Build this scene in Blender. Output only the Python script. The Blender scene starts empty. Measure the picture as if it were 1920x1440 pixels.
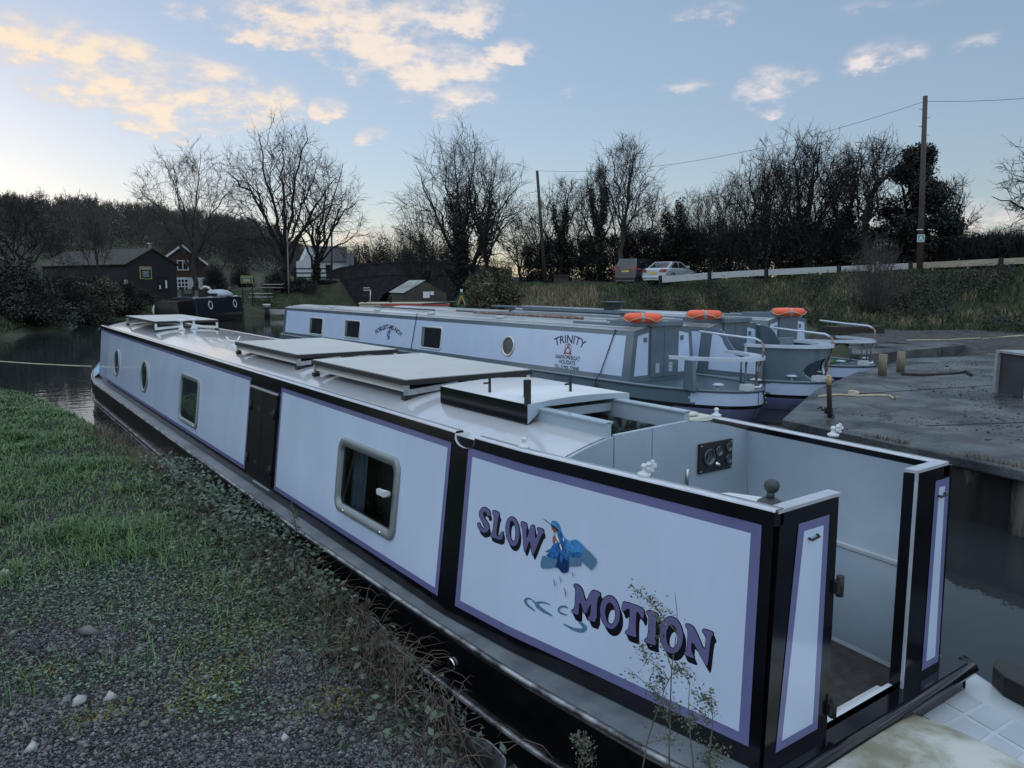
import bpy, math, random
import numpy as np
from mathutils import Vector, Matrix
from mathutils.geometry import tessellate_polygon
sc = bpy.context.scene
COL = sc.collection
rnd = random.Random(7)
PI = math.pi
# ---------------------------------------------------------------- camera and picture geometry
F = 1442.0; PITCH = math.atan(192/1442.0); YAW = math.atan(1046/math.hypot(1442, 192)); HC = 2.75
CAM = np.array([0.0, 0.0, HC])
CF = np.array([math.sin(YAW)*math.cos(PITCH), math.cos(YAW)*math.cos(PITCH), -math.sin(PITCH)])
CR = np.array([math.cos(YAW), -math.sin(YAW), 0.0])
CU = np.cross(CR, CF)
FH = np.array([math.sin(YAW), math.cos(YAW), 0.0])
def ray(px, py): return CF + CR*(px-960)/F - CU*(py-720)/F
def atz(px, py, z):
    d = ray(px, py); return CAM + d*((z-HC)/d[2])
def atx(px, py, x):
    d = ray(px, py); return CAM + d*(x/d[0])
def aty(px, py, y):
    d = ray(px, py); return CAM + d*(y/d[1])
def far(px, D, z=0.0):
    "world point seen in picture column px, D metres ahead of the camera, at height z"
    t = (px-960)/F*(1+0.0)
    p = FH*D + CR*(t*D*math.cos(PITCH)); return np.array([p[0], p[1], z])
def zat(py, D): d = ray(960, py); return HC + d[2]/(d@FH)*D
def farp(px, py, D):
    "world point seen at picture point (px, py), D metres ahead"
    d = ray(px, py); return CAM + d*(D/(d@FH))
cam = bpy.data.cameras.new('camera'); camo = bpy.data.objects.new('camera', cam); COL.objects.link(camo)
camo.location = CAM
M = Matrix((CR, CU, -CF)).transposed()
camo.rotation_euler = M.to_euler()
cam.sensor_width = 36.0; cam.lens = F/1920*36; cam.clip_end = 8000; cam.clip_start = 0.05
sc.camera = camo
# ---------------------------------------------------------------- mesh builder
class MB:
    def __init__(s): s.v = []; s.f = []; s.m = []; s.s = []
    def p(s, a): s.v.append((float(a[0]), float(a[1]), float(a[2]))); return len(s.v)-1
    def face(s, pts, m=0, sm=False):
        i = [s.p(q) for q in pts]; s.f.append(i); s.m.append(m); s.s.append(sm)
    def box(s, a, b, m=0, top=None):
        x0, y0, z0 = a; x1, y1, z1 = b
        k = [s.p(q) for q in ((x0,y0,z0),(x1,y0,z0),(x1,y1,z0),(x0,y1,z0),(x0,y0,z1),(x1,y0,z1),(x1,y1,z1),(x0,y1,z1))]
        for n, q in enumerate(((3,2,1,0),(4,5,6,7),(0,1,5,4),(1,2,6,5),(2,3,7,6),(3,0,4,7))):
            s.f.append([k[j] for j in q]); s.m.append(top if (n == 1 and top is not None) else m); s.s.append(False)
    def bar(s, a, b, w, h, m=0, up=(0,0,1)):
        a = np.array(a, float); b = np.array(b, float); d = b-a; d /= np.linalg.norm(d)
        r = np.cross(d, up); r /= max(np.linalg.norm(r), 1e-9); u = np.cross(r, d)
        q = []
        for c in (a, b):
            for i, j in ((-1,-1),(1,-1),(1,1),(-1,1)): q.append(s.p(c+r*i*w/2+u*j*h/2))
        for f in ((0,1,2,3),(7,6,5,4),(1,0,4,5),(2,1,5,6),(3,2,6,7),(0,3,7,4)):
            s.f.append([q[j] for j in f]); s.m.append(m); s.s.append(False)
    def tube(s, pts, r, n=8, m=0, cap=True, sm=True, closed=False):
        pts = [np.array(q, float) for q in pts]; N = len(pts)
        rr = r if hasattr(r, '__len__') else [r]*N
        rings = []; ref = None
        for i in range(N):
            if closed: d = pts[(i+1) % N]-pts[i-1]
            else: d = pts[min(i+1, N-1)]-pts[max(i-1, 0)]
            d = d/max(np.linalg.norm(d), 1e-9)
            if ref is None:
                ref = np.array([0, 0, 1.0]) if abs(d[2]) < .9 else np.array([1.0, 0, 0])
            x = np.cross(d, ref); x /= max(np.linalg.norm(x), 1e-9); y = np.cross(x, d); ref = y
            rings.append([s.p(pts[i]+rr[i]*(x*math.cos(2*PI*k/n)+y*math.sin(2*PI*k/n))) for k in range(n)])
        for i in range(N if closed else N-1):
            A = rings[i]; B = rings[(i+1) % N]
            for k in range(n):
                s.f.append([A[k], B[k], B[(k+1) % n], A[(k+1) % n]]); s.m.append(m); s.s.append(sm)
        if cap and not closed:
            s.f.append(rings[0][:]); s.f.append(rings[-1][::-1]); s.m += [m, m]; s.s += [False, False]
    def lathe(s, prof, c, n=20, m=0, ax=(0,0,1), sm=True):
        c = np.array(c, float); ax = np.array(ax, float); ax /= np.linalg.norm(ax)
        t = np.array([1.0,0,0]) if abs(ax[0]) < .9 else np.array([0,1.0,0])
        x = np.cross(ax, t); x /= np.linalg.norm(x); y = np.cross(ax, x)
        rings = [[s.p(c+ax*h+r*(x*math.cos(2*PI*k/n)+y*math.sin(2*PI*k/n))) for k in range(n)] for r, h in prof]
        for A, B in zip(rings, rings[1:]):
            for k in range(n):
                s.f.append([A[k], A[(k+1) % n], B[(k+1) % n], B[k]]); s.m.append(m); s.s.append(sm)
        s.f.append(rings[0][::-1]); s.f.append(rings[-1][:]); s.m += [m, m]; s.s += [False, False]
    def grid(s, fn, us, vs, m=0, sm=False, skip=None, flip=False):
        idx = [[s.p(fn(u, v)) for v in vs] for u in us]
        for i in range(len(us)-1):
            for j in range(len(vs)-1):
                if skip and skip((us[i]+us[i+1])/2, (vs[j]+vs[j+1])/2): continue
                q = [idx[i][j], idx[i+1][j], idx[i+1][j+1], idx[i][j+1]]
                mm = m((us[i]+us[i+1])/2, (vs[j]+vs[j+1])/2) if callable(m) else m
                s.f.append(q[::-1] if flip else q); s.m.append(mm); s.s.append(sm)
    def poly(s, loops, fn, m=0):
        "flat outline with holes: loops of 2-D points, placed by fn(u, v)"
        ls = [[Vector((a, b, 0)) for a, b in l] for l in loops]
        fl = [q for l in loops for q in l]
        k = [s.p(fn(a, b)) for a, b in fl]
        for t in tessellate_polygon(ls):
            s.f.append([k[i] for i in t]); s.m.append(m); s.s.append(False)
    def prism(s, loop, fn, w0, w1, m=0, m_end=None):
        "outline extruded between depths w0 and w1: fn(u, v, w)"
        n = len(loop)
        A = [s.p(fn(a, b, w0)) for a, b in loop]; B = [s.p(fn(a, b, w1)) for a, b in loop]
        for i in range(n):
            s.f.append([A[i], A[(i+1) % n], B[(i+1) % n], B[i]]); s.m.append(m); s.s.append(False)
        me = m if m_end is None else m_end
        for t in tessellate_polygon([[Vector((a, b, 0)) for a, b in loop]]):
            s.f.append([A[i] for i in t][::-1]); s.f.append([B[i] for i in t]); s.m += [me, me]; s.s += [False, False]
    def build(s, name, mats, parent=None, off=None, bevel=0, fix=True):
        me = bpy.data.meshes.new(name)
        me.from_pydata(s.v, [], s.f)
        mats = mats if isinstance(mats, (list, tuple)) else [mats]
        for q in mats: me.materials.append(q)
        if len(s.f):
            me.polygons.foreach_set('material_index', np.array(s.m, 'i'))
            me.polygons.foreach_set('use_smooth', np.array(s.s, bool))
        me.update()
        if fix:
            import bmesh
            bm = bmesh.new(); bm.from_mesh(me)
            bmesh.ops.remove_doubles(bm, verts=bm.verts, dist=1e-5)
            bmesh.ops.recalc_face_normals(bm, faces=bm.faces); bm.to_mesh(me); bm.free()
        o = bpy.data.objects.new(name, me); COL.objects.link(o)
        if parent is not None:
            o.parent = parent
            if off is not None: o.location = (-off[0], -off[1], -off[2])
        if bevel:
            b = o.modifiers.new('bevel', 'BEVEL'); b.width = bevel; b.segments = 2; b.limit_method = 'ANGLE'; b.angle_limit = 0.6
        return o
def raw(name, V, Fc, mats, parent=None, mi=None, smooth=False):
    "fast mesh from numpy arrays (all faces of one size)"
    V = np.asarray(V, np.float32); Fc = np.asarray(Fc, np.int32); k = Fc.shape[1]; n = len(Fc)
    me = bpy.data.meshes.new(name); me.vertices.add(len(V)); me.vertices.foreach_set('co', V.ravel())
    me.loops.add(n*k); me.loops.foreach_set('vertex_index', Fc.ravel())
    me.polygons.add(n); me.polygons.foreach_set('loop_start', np.arange(0, n*k, k, dtype=np.int32))
    try: me.polygons.foreach_set('loop_total', np.full(n, k, np.int32))
    except Exception: pass
    for q in (mats if isinstance(mats, (list, tuple)) else [mats]): me.materials.append(q)
    if mi is not None: me.polygons.foreach_set('material_index', np.asarray(mi, np.int32))
    if smooth: me.polygons.foreach_set('use_smooth', np.ones(n, bool))
    me.update(calc_edges=True); me.validate()
    o = bpy.data.objects.new(name, me); COL.objects.link(o)
    if parent is not None: o.parent = parent
    return o
def tag(o, label, cat, group=None):
    o['label'] = label; o['category'] = cat
    if group: o['group'] = group
    return o
def thing(name, label, cat, loc=(0,0,0), rz=0, group=None):
    o = bpy.data.objects.new(name, None); COL.objects.link(o); o.empty_display_size = .2
    o.location = tuple(float(q) for q in loc); o.rotation_euler = (0, 0, rz)
    return tag(o, label, cat, group)
def kind(o, k): o['kind'] = k; return o
# ---------------------------------------------------------------- materials
MATS = {}
def pm(name, col, rough=.5, metal=0, var=.12, scale=4, bump=0, bscale=40, coat=0, col2=None, spec=.5, island=False, stretch=None, thr=None):
    "painted / natural surface: base colour broken up by noise in object space, optional second colour (wear, stain), bump"
    if name in MATS: return MATS[name]
    m = bpy.data.materials.new(name); m.use_nodes = True; nt = m.node_tree; N = nt.nodes; L = nt.links
    b = N['Principled BSDF']; b.inputs['Roughness'].default_value = rough; b.inputs['Metallic'].default_value = metal
    b.inputs['Specular IOR Level'].default_value = spec
    if coat: b.inputs['Coat Weight'].default_value = coat; b.inputs['Coat Roughness'].default_value = .04
    g = N.new('ShaderNodeNewGeometry'); tc = N.new('ShaderNodeTexCoord')
    vec = tc.outputs['Object']
    if stretch:
        mp = N.new('ShaderNodeMapping'); mp.inputs['Scale'].default_value = stretch; L.new(vec, mp.inputs['Vector']); vec = mp.outputs['Vector']
    nz = N.new('ShaderNodeTexNoise'); nz.inputs['Scale'].default_value = scale; nz.inputs['Detail'].default_value = 6; nz.inputs['Roughness'].default_value = .6
    L.new(vec, nz.inputs['Vector'])
    cr = N.new('ShaderNodeValToRGB'); e = cr.color_ramp.elements
    c2 = col2 or tuple(c*(1+var) for c in col); c1 = col if col2 else tuple(c*(1-var) for c in col)
    t0, t1 = thr or (.35, .65)
    e[0].position = t0; e[1].position = t1
    e[0].color = (*c1, 1); e[1].color = (*c2, 1)
    if island:
        mx = N.new('ShaderNodeMix'); mx.inputs[0].default_value = .55
        L.new(nz.outputs['Fac'], mx.inputs[2]); L.new(g.outputs['Random Per Island'], mx.inputs[3]); L.new(mx.outputs[0], cr.inputs['Fac'])
    else: L.new(nz.outputs['Fac'], cr.inputs['Fac'])
    L.new(cr.outputs['Color'], b.inputs['Base Color'])
    if bump:
        n2 = N.new('ShaderNodeTexNoise'); n2.inputs['Scale'].default_value = bscale; n2.inputs['Detail'].default_value = 5
        L.new(vec, n2.inputs['Vector'])
        bp = N.new('ShaderNodeBump'); bp.inputs['Strength'].default_value = bump; bp.inputs['Distance'].default_value = .02
        L.new(n2.outputs['Fac'], bp.inputs['Height']); L.new(bp.outputs['Normal'], b.inputs['Normal'])
    MATS[name] = m; return m
def glass_mat(name, tint=(.02,.025,.03), clear=.0):
    if name in MATS: return MATS[name]
    m = pm(name, tint, rough=.03, var=.3, scale=2, spec=.6)
    if clear:
        nt = m.node_tree; N = nt.nodes; L = nt.links
        tr = N.new('ShaderNodeBsdfTransparent'); tr.inputs[0].default_value = (.5,.55,.56,1)
        gl = N.new('ShaderNodeBsdfGlossy'); gl.inputs['Roughness'].default_value = .01
        fr = N.new('ShaderNodeFresnel'); fr.inputs[0].default_value = 1.22
        mx = N.new('ShaderNodeMixShader'); L.new(fr.outputs[0], mx.inputs[0]); L.new(tr.outputs[0], mx.inputs[1]); L.new(gl.outputs[0], mx.inputs[2])
        L.new(mx.outputs[0], N['Material Output'].inputs['Surface'])
    return m
# ---------------------------------------------------------------- paints shared by the boats
black = pm('black gloss paint', (.004,.0045,.007), rough=.14, var=.3, coat=.12, spec=.4)
hullblack = pm('hull blacking', (.005,.005,.006), rough=.22, var=.4, scale=9, coat=.3)
lav = pm('lavender paint', (.155,.155,.31), rough=.18, var=.06, coat=.4)
pale = pm('pale blue paint', (.54,.63,.79), rough=.13, var=.05, coat=.5, scale=1.6, bump=.05, bscale=1.3, stretch=(1,1,.45))
roofm = pm('light grey roof paint', (.47,.475,.50), rough=.16, var=.05, coat=.6, bump=.04, bscale=1.2)
greyin = pm('cockpit grey paint', (.33,.395,.46), rough=.2, var=.06, coat=.2, scale=2)
gunm = pm('worn gunwale paint', (.10,.115,.13), rough=.38, col2=(.19,.21,.23), scale=4, bump=.15, bscale=60)
white = pm('white plastic', (.6,.62,.65), rough=.3, var=.05)
silver = pm('aluminium', (.52,.54,.55), rough=.32, metal=.85, var=.1, scale=20)
sage = pm('silver window frame', (.22,.25,.255), rough=.35, metal=.3, var=.08)
chrome = pm('polished steel', (.7,.7,.72), rough=.08, metal=1, var=.02)
rubber = pm('black rubber', (.012,.012,.013), rough=.6, var=.3)
darkpane = glass_mat('dark window glass')
seeglass = glass_mat('window glass', clear=1)
dirtm = pm('cockpit matting', (.035,.034,.034), rough=.95, col2=(.075,.07,.065), scale=14, bump=.4, bscale=120)
panelglass = pm('solar glass film', (.46,.455,.44), rough=.5, var=.05, scale=1.5, spec=.25)
railtop = pm('pale trim and rail sheen', (.46,.48,.52), rough=.2, metal=.2, var=.1, scale=12, coat=.3)
cloth = pm('faded blue canvas', (.22,.36,.47), rough=.8, var=.2, scale=6, bump=.3, bscale=8)
insidedark = pm('dark interior', (.03,.028,.026), rough=.8, var=.4)

# ================================================================ the boat in front
L0 = (3.5, 10.0, 0.0)
boat = thing('narrowboat', 'long pale blue narrowboat with black trim lettered SLOW MOTION, moored along the near grass bank', 'narrowboat', L0)
def cx(s): return float(np.interp(s, [2, 3.5], [3.53, 3.5]))
def hb(s): return float(np.interp(s, [1.85,2.39,2.82,3.5,4.2,18,19.4], [.775,.85,.905,1.0,1.06,1.06,1.02]))
def ht(s): return float(np.interp(s, [1.85,2,2.8,3.5,4.2,18,19.4], [.755,.765,.84,.90,.92,.92,.90]))
def hw(s, z): t = (z-.6)/1.185; return hb(s)+(ht(s)-hb(s))*t
def PL(s, z, e=0.0): return (cx(s)-hw(s, z)-e, s, z)
def PR(s, z, e=0.0): return (cx(s)+hw(s, z)+e, s, z)
def side_px(px, py):
    x = 2.5
    for i in range(10):
        p = atx(px, py, x); x = PL(p[1], p[2])[0]
    return float(p[1]), float(p[2])
def hg(s): return float(np.interp(s, [1.8,2.39,3.2,4.4,6.5,19,20,21,21.8,22.2], [.98,1.07,1.13,1.17,1.21,1.22,1.10,.75,.35,.03]))
def zr(s): return 0.0 if s < 18.5 else .045*(s-18.5)**2
SS = [1.84]+[round(q,3) for q in np.arange(1.96,4.25,.06)]+[4.6,5,5.5,6,6.5,7,7.5,8,9,10,11,12,13,14,15,16,17,18,18.6,19.35]
BS = SS+[19.8,20.2,20.6,21,21.4,21.8,22.0,22.2]
m = MB()
for sg in (-1, 1):
    prof = [(-.5,-.22), (-.25,-.06), (.02,-.02), (.30,0), (.535,0), (.56,-.012), (.572,-.03)]
    m.grid(lambda s, k: (cx(s)+sg*max(hg(s)+prof[int(k)][1], .01), s, prof[int(k)][0]+(zr(s) if k > 1 else 0)), BS, range(7), 0, False)
m.face([(cx(1.84)-.96,1.84,-.5),(cx(1.84)+.96,1.84,-.5),(cx(1.84)+.95,1.84,.572),(cx(1.84)-.95,1.84,.572)])
m.build('hull', hullblack, boat, L0)
m = MB()
for sg in (-1, 1):
    m.grid(lambda s, k: (cx(s)+sg*((hg(s)-.03) if k == 0 else (hb(min(s,19.4))-.03 if s < 19.4 else max(hg(s)-.2, 0))), s, .574+zr(s)+.006*k), BS, (0, 1))
m.build('gunwale', gunm, boat, L0)
m = MB()
for sg in (-1, 1):
    m.tube([(cx(s)+sg*(hg(s)-.012), s, .562+zr(s)) for s in BS], .016, 6)
    m.tube([(cx(s)+sg*(hg(s)+.006), s, .2+zr(s)) for s in BS], .02, 6)
    m.tube([(cx(s)+sg*(hg(s)+.006), s, .13+zr(s)*.9) for s in BS if s > 6], .012, 6)
m.build('rubbing_strake', pm('worn steel edge', (.05,.05,.055), rough=.3, col2=(.38,.38,.4), scale=6, metal=.3, thr=(.4,.62)), boat, L0)
m = MB()   # stern ledge under the doors
m.box((2.62,1.84,.572), (4.52,1.96,.6)); m.tube([(2.58,1.83,.56),(4.56,1.83,.56),(4.6,1.9,.56)], .035, 8)
m.build('stern_ledge', black, boat, L0)
# cabin side, with an opening behind the big window and the hatch doors
W2 = (4.96, 5.94, .90, 1.425)
us = sorted(set(SS+[1.93, 4.05, W2[0], W2[1]])-{1.84}); vs = [.585, .7, .8, W2[2], 1.0, 1.1, 1.2, 1.3, W2[3], 1.5, 1.6, 1.76]
m = MB()
m.grid(lambda s, z: PL(s, z), us, vs, skip=lambda s, z: W2[0] < s < W2[1] and W2[2] < z < W2[3])
m.grid(lambda s, z: PR(s, z), us, vs)
m.face([PL(19.35,.585),PR(19.35,.585),PR(19.35,1.76),(cx(19)+.5,19.35,1.84),(cx(19),19.35,1.875),(cx(19)-.5,19.35,1.84),PL(19.35,1.76)])
m.build('cabin_side', black, boat, L0)
def side_panel(s0, s1, z0, z1, b, holes=(), fn=PL):
    u = sorted(set([s0, s0+b, s1-b, s1]+[q for q in SS if s0+b < q < s1-b]+[q for h in holes for q in h[:2]]))
    v = sorted(set([z0, z0+b, z1-b, z1, .9, 1.0, 1.1, 1.2, 1.3, 1.425, 1.5, 1.6]))
    m = MB()
    m.grid(lambda s, z: fn(s, z, .0035), u, v, lambda s, z: 1 if (s0+b < s < s1-b and z0+b < z < z1-b) else 0,
           skip=lambda s, z: any(h[0] < s < h[1] and h[2] < z < h[3] for h in holes))
    m.grid(lambda s, z: fn(s, z, .003 if z == z0+.0005 else .0), [s0, s1], [z0, z0+.0005], 0)
    return m.build('side_panel', [lav, pale], boat, L0, fix=False)
side_panel(1.985, 4.05, .68, 1.705, .05)
side_panel(4.25, 7.5, .68, 1.705, .042, [W2])
side_panel(8.47, 19.3, .69, 1.708, .042)
for a, b in ((2.0,4.1),(4.3,7.5),(8.5,19.3)): side_panel(a, b, .68, 1.705, .045, fn=PR)
def rrect(s0, s1, z0, z1, r, n=6):
    o = []
    for (cs, cz, a0) in ((s1-r, z1-r, 0), (s0+r, z1-r, 90), (s0+r, z0+r, 180), (s1-r, z0+r, 270)):
        for i in range(n+1):
            a = math.radians(a0+90*i/n); o.append((cs+r*math.cos(a), cz+r*math.sin(a)))
    return o
def ring_frame(outer, inner, fn, e0, e1, name, mat, parent, off):
    m = MB(); n = len(outer)
    def P(q, e): return fn(q[0], q[1], e)
    for i in range(n):
        j = (i+1) % n
        m.face([P(outer[i], e1*.7), P(outer[j], e1*.7), P(outer[j], e0), P(outer[i], e0)], sm=True)
        mi = [tuple(.8*a+.2*b for a, b in zip(outer[k], inner[k])) for k in (i, j)]
        m.face([P(outer[i], e1*.7), P(mi[0], e1), P(mi[1], e1), P(outer[j], e1*.7)], sm=True)
        m.face([P(mi[0], e1), P(inner[i], e1*.9), P(inner[j], e1*.9), P(mi[1], e1)], sm=True)
        m.face([P(inner[i], e1*.9), P(inner[i], e0-.03), P(inner[j], e0-.03), P(inner[j], e1*.9)], sm=True)
    return m.build(name, mat, parent, off)
def boat_window(s0, s1, z0, z1, r, fr, fn, parent, off, fmat, glass, ell=False, e0=.0, gin=None):
    if ell:
        n = 32; c = ((s0+s1)/2, (z0+z1)/2)
        O = [(c[0]+(s1-s0)/2*math.cos(2*PI*i/n), c[1]+(z1-z0)/2*math.sin(2*PI*i/n)) for i in range(n)]
        I = [(c[0]+((s1-s0)/2-fr)*math.cos(2*PI*i/n), c[1]+((z1-z0)/2-fr)*math.sin(2*PI*i/n)) for i in range(n)]
    else:
        O = rrect(s0, s1, z0, z1, r); I = rrect(s0+fr, s1-fr, z0+fr, z1-fr, max(r-fr*.6, .02))
    m = MB(); m.poly([I], lambda a, b: fn(a, b, e0+(.006 if gin is None else gin)))
    q = [np.array(m.v[i]) for i in m.f[0]]; cs_ = ((s0+s1)/2, (z0+z1)/2); ow = np.array(fn(*cs_, 1.0))-np.array(fn(*cs_, 0.0))
    if np.dot(np.cross(q[1]-q[0], q[2]-q[0]), ow) < 0: m.f = [f_[::-1] for f_ in m.f]
    w = m.build('window', glass, parent, off, fix=False)
    ring_frame(O, I, fn, e0, e0+.022, 'window_frame', fmat, w, (0,0,0))
    return w
w = boat_window(4.9, 5.99, .855, 1.47, .1, .065, PL, boat, L0, sage, seeglass, e0=.004, gin=-.012)
m = MB()   # catch and stay of the open hopper, screws
p = PL(4.99, 1.2, .03); m.tube([p, (p[0]-.05, p[1]+.01, p[2]+.01)], [.022,.03], 10); m.bar((p[0]-.05,p[1]-.02,p[2]+.012), (p[0]-.05,p[1]+.09,p[2]+.012), .03, .04)
m.build('window_catch', white, w)
m = MB()
for s, z in ((5.78,.885),(5.1,.885)): m.lathe([(.016,0),(.014,.008),(.004,.012)], PL(s, z, .024), 10, ax=(-1,0,0))
m.build('screw', chrome, w)
m = MB()
m.grid(lambda a, b: (PL(5.9-a, b, -.09)[0]+.02*math.sin(a*60), 5.9-a, b), np.linspace(0, .26, 22), [.86, 1.46], sm=True)
m.build('curtain', pm('blue grey curtain', (.16,.20,.28), rough=.9, var=.2), w)
m = MB(); m.bar(PL(5.76,1.44,-.05), PL(5.93,.9,-.03), .012, .02)
m.build('window_stay', pm('brown stay', (.09,.05,.04), rough=.5), w)
m = MB(); m.box((2.72,4.5,.6), (4.3,6.6,1.7)); m.build('cabin_lining', insidedark, boat, L0)
w = boat_window(10.56, 11.57, .80, 1.475, .1, .06, PL, boat, L0, sage, darkpane, e0=.004)
m = MB()
for s, z in ((11.4,.83),(10.72,.83)): m.lathe([(.018,0),(.014,.01)], PL(s, z, .024), 10, ax=(-1,0,0))
m.build('screw', chrome, w)
for c in (14.15, 16.9):
    w = boat_window(c-.29, c+.29, 1.155-.27, 1.155+.27, 0, .05, PL, boat, L0, sage, darkpane, ell=True, e0=.004)
    m = MB(); m.lathe([(.02,0),(.012,.01)], PL(c-.02, .92, .02), 10, ax=(-1,0,0)); m.build('screw', chrome, w)
# side hatch: two black leaves with hinges under a bright drip strip
for a, b in ((7.58,7.985),(7.995,8.4)):
    m = MB(); m.grid(lambda s, z: PL(s, z, .012), [a, b], [.66, 1.6]); m.grid(lambda s, z: PL(s, z, .012 if z < 1 else 0), [a, b], [.66, 1.6])
    m = MB(); Q = [(a,.66),(b,.66),(b,1.6),(a,1.6)]; m.prism(Q, lambda s, z, e: PL(s, z, e), -.01, .012)
    d = m.build('side_door', pm('black door paint', (.006,.0065,.009), rough=.4, var=.3, spec=.15), boat, L0, bevel=.004)
    m = MB()
    for z in (.85, 1.42):
        m.tube([PL(b-.03 if a > 7.8 else a+.03, z-.05, .02), PL(b-.03 if a > 7.8 else a+.03, z+.05, .02)], .014, 8)
        m.box(*[tuple(min(x, y) if k == 0 else max(x, y) for x, y in zip(PL(a+.06, z-.02, .012), PL(a+.16, z+.02, .018))) for k in (0, 1)])
    m.build('hinge', rubber, d)
m = MB(); m.bar(PL(7.56,1.625,.02), PL(8.44,1.625,.02), .03, .014); m.build('drip_strip', railtop, boat, L0)
m = MB(); m.bar(PL(7.6,.648,.014), PL(8.1,.648,.014), .02, .01); m.build('door_sill', railtop, boat, L0)
# rails along the roof edge
m = MB()
for fn, segs in ((PL, ((1.92,3.98),(4.2,19.37))), (PR, ((1.92,3.98),(4.2,19.37)))):
    for a, b in segs:
        u = sorted(set([a, b]+[q for q in SS if a < q < b]))
        for e, za, zb, mm in ((.012,1.712,1.775,0), (-.052,1.74,1.775,0)):
            m.grid(lambda s, z: fn(s, z, e), u, [za, zb], mm)
        m.grid(lambda s, e: fn(s, 1.775+.012*(1 if -.05 < e < .01 else 0), e), u, [.012,.006,-.046,-.052], 1, True)
        m.grid(lambda s, e: fn(s, 1.712, e), u, [.012, 0], 0)
        for q in (a, b): m.face([fn(q,1.712,.012), fn(q,1.775,.012), fn(q,1.775,-.052), fn(q,1.712,-.052)], 0)
m.bar((cx(1.95)-hw(1.95,1.78)+.01,1.95,1.774), (3.25,1.95,1.778), .066, .016, 1); m.bar((3.94,1.95,1.778), (cx(1.95)+hw(1.95,1.78)-.01,1.95,1.778), .066, .016, 1)
m.build('roof_rail', [black, railtop], boat, L0)  # rail top paler than its black sides: sky reflection put into the colour
m = MB()
for fn in (PL, PR):
    arc = [(4.2-.0, 1.772)]+[(4.09+.11*math.cos(t), 1.752-.055*math.sin(t)) for t in np.linspace(.15, PI-.15, 10)]+[(3.98, 1.772)]
    m = MB()
    for (a, b) in zip(arc, arc[1:]): m.face([fn(a[0],a[1],.014), fn(b[0],b[1],.014), fn(b[0],b[1],-.1), fn(a[0],a[1],-.1)], sm=True)
    m.build('roof_drain', white, boat, L0, fix=False)
# roof
def rz(s, x): u = (x-cx(s))/(ht(s)-.05); return 1.738+.135*(1-min(abs(u), 1)**2.2)
def RP(s, u): x = cx(s)+u*(ht(s)-.05); return (x, s, rz(s, x))
HL, HR = 3.09, 3.73
m = MB()
ru = sorted(set([3.3, 3.97]+[q for q in SS if q > 3.3]))
m.grid(lambda s, u: RP(s, u), [q for q in ru if q >= 3.97], np.linspace(-1, 1, 21), sm=True)
for a, b in ((2.6, HL), (HR, 4.4)):
    xs = np.linspace(a, b, 7)
    m.grid(lambda s, x: (min(max(x, cx(s)-ht(s)+.05), cx(s)+ht(s)-.05), s, rz(s, min(max(x, cx(s)-ht(s)+.05), cx(s)+ht(s)-.05))), [3.3,3.5,3.75,3.97], xs, sm=True)
m.build('roof', roofm, boat, L0)
# after bulkhead with its two doors and the instrument panel
m = MB()
xl, xr = cx(3.3)-hw(3.3,1.7)+.03, cx(3.3)+hw(3.3,1.7)-.03
top = lambda x: rz(3.3, x)
xs1 = list(np.linspace(xl, HL, 6)); xs2 = list(np.linspace(HR, xr, 6))
m.prism([(xl,.5)]+[(HL,.5)]+[(x, top(x)-.004) for x in xs1[::-1]], lambda a, b, w: (a, w, b), 3.27, 3.3)
m.prism([(HR,.5),(xr,.5)]+[(x, top(x)-.004) for x in xs2[::-1]], lambda a, b, w: (a, w, b), 3.27, 3.3)
m.build('bulkhead', greyin, boat, L0)
for a, b in ((HL+.004,3.404),(3.41,HR-.004)):
    m = MB(); m.prism([(a,.56),(b,.56),(b,1.862+.03*(b-3.4)),(a,1.862+.03*(a-3.4))], lambda x, z, w: (x, w, z), 3.262, 3.29)
    d = m.build('cabin_door', greyin, boat, L0, bevel=.003)
    m = MB(); hx = a if a < 3.2 else b
    for z in (1.0, 1.5): m.tube([(hx,3.255,z-.06),(hx,3.255,z+.06)], .011, 8); m.tube([(hx,3.25,z+.05),(hx+.03,3.25,z+.055)], .005, 6)
    m.build('hinge', silver, d)
m = MB(); m.lathe([(.03,0),(.03,.012),(.01,.014),(.01,.05),(.045,.052),(.045,.06)], (3.42,3.26,1.42), 16, ax=(0,-1,0)); m.build('door_knob', chrome, boat, L0)
m = MB(); m.box((3.835,3.25,1.505), (4.165,3.268,1.705)); ip = m.build('instrument_panel', rubber, boat, L0, bevel=.003)
m = MB()
for x, z, r in ((3.925,1.61,.055),(4.02,1.64,.034),(4.12,1.655,.03),(4.12,1.575,.03)):
    m = MB(); m.lathe([(r,0),(r*1.02,.012),(r*.86,.014),(r*.82,.008),(.001,.008)], (x,3.25,z), 20, ax=(0,-1,0))
    m.build('gauge', pm('gauge glass', (.03,.04,.05), rough=.08, var=.5, scale=30, coat=.8), ip)
m = MB(); m.lathe([(.016,0),(.016,.012),(.01,.014),(.008,.03)], (4.0,3.25,1.555), 14, ax=(0,-1,0))
for x in (3.85,4.15):
    for z in (1.52,1.69): m.lathe([(.006,0),(.004,.004)], (x,3.25,z), 8, ax=(0,-1,0))
m.build('ignition_key', chrome, ip)
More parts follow.
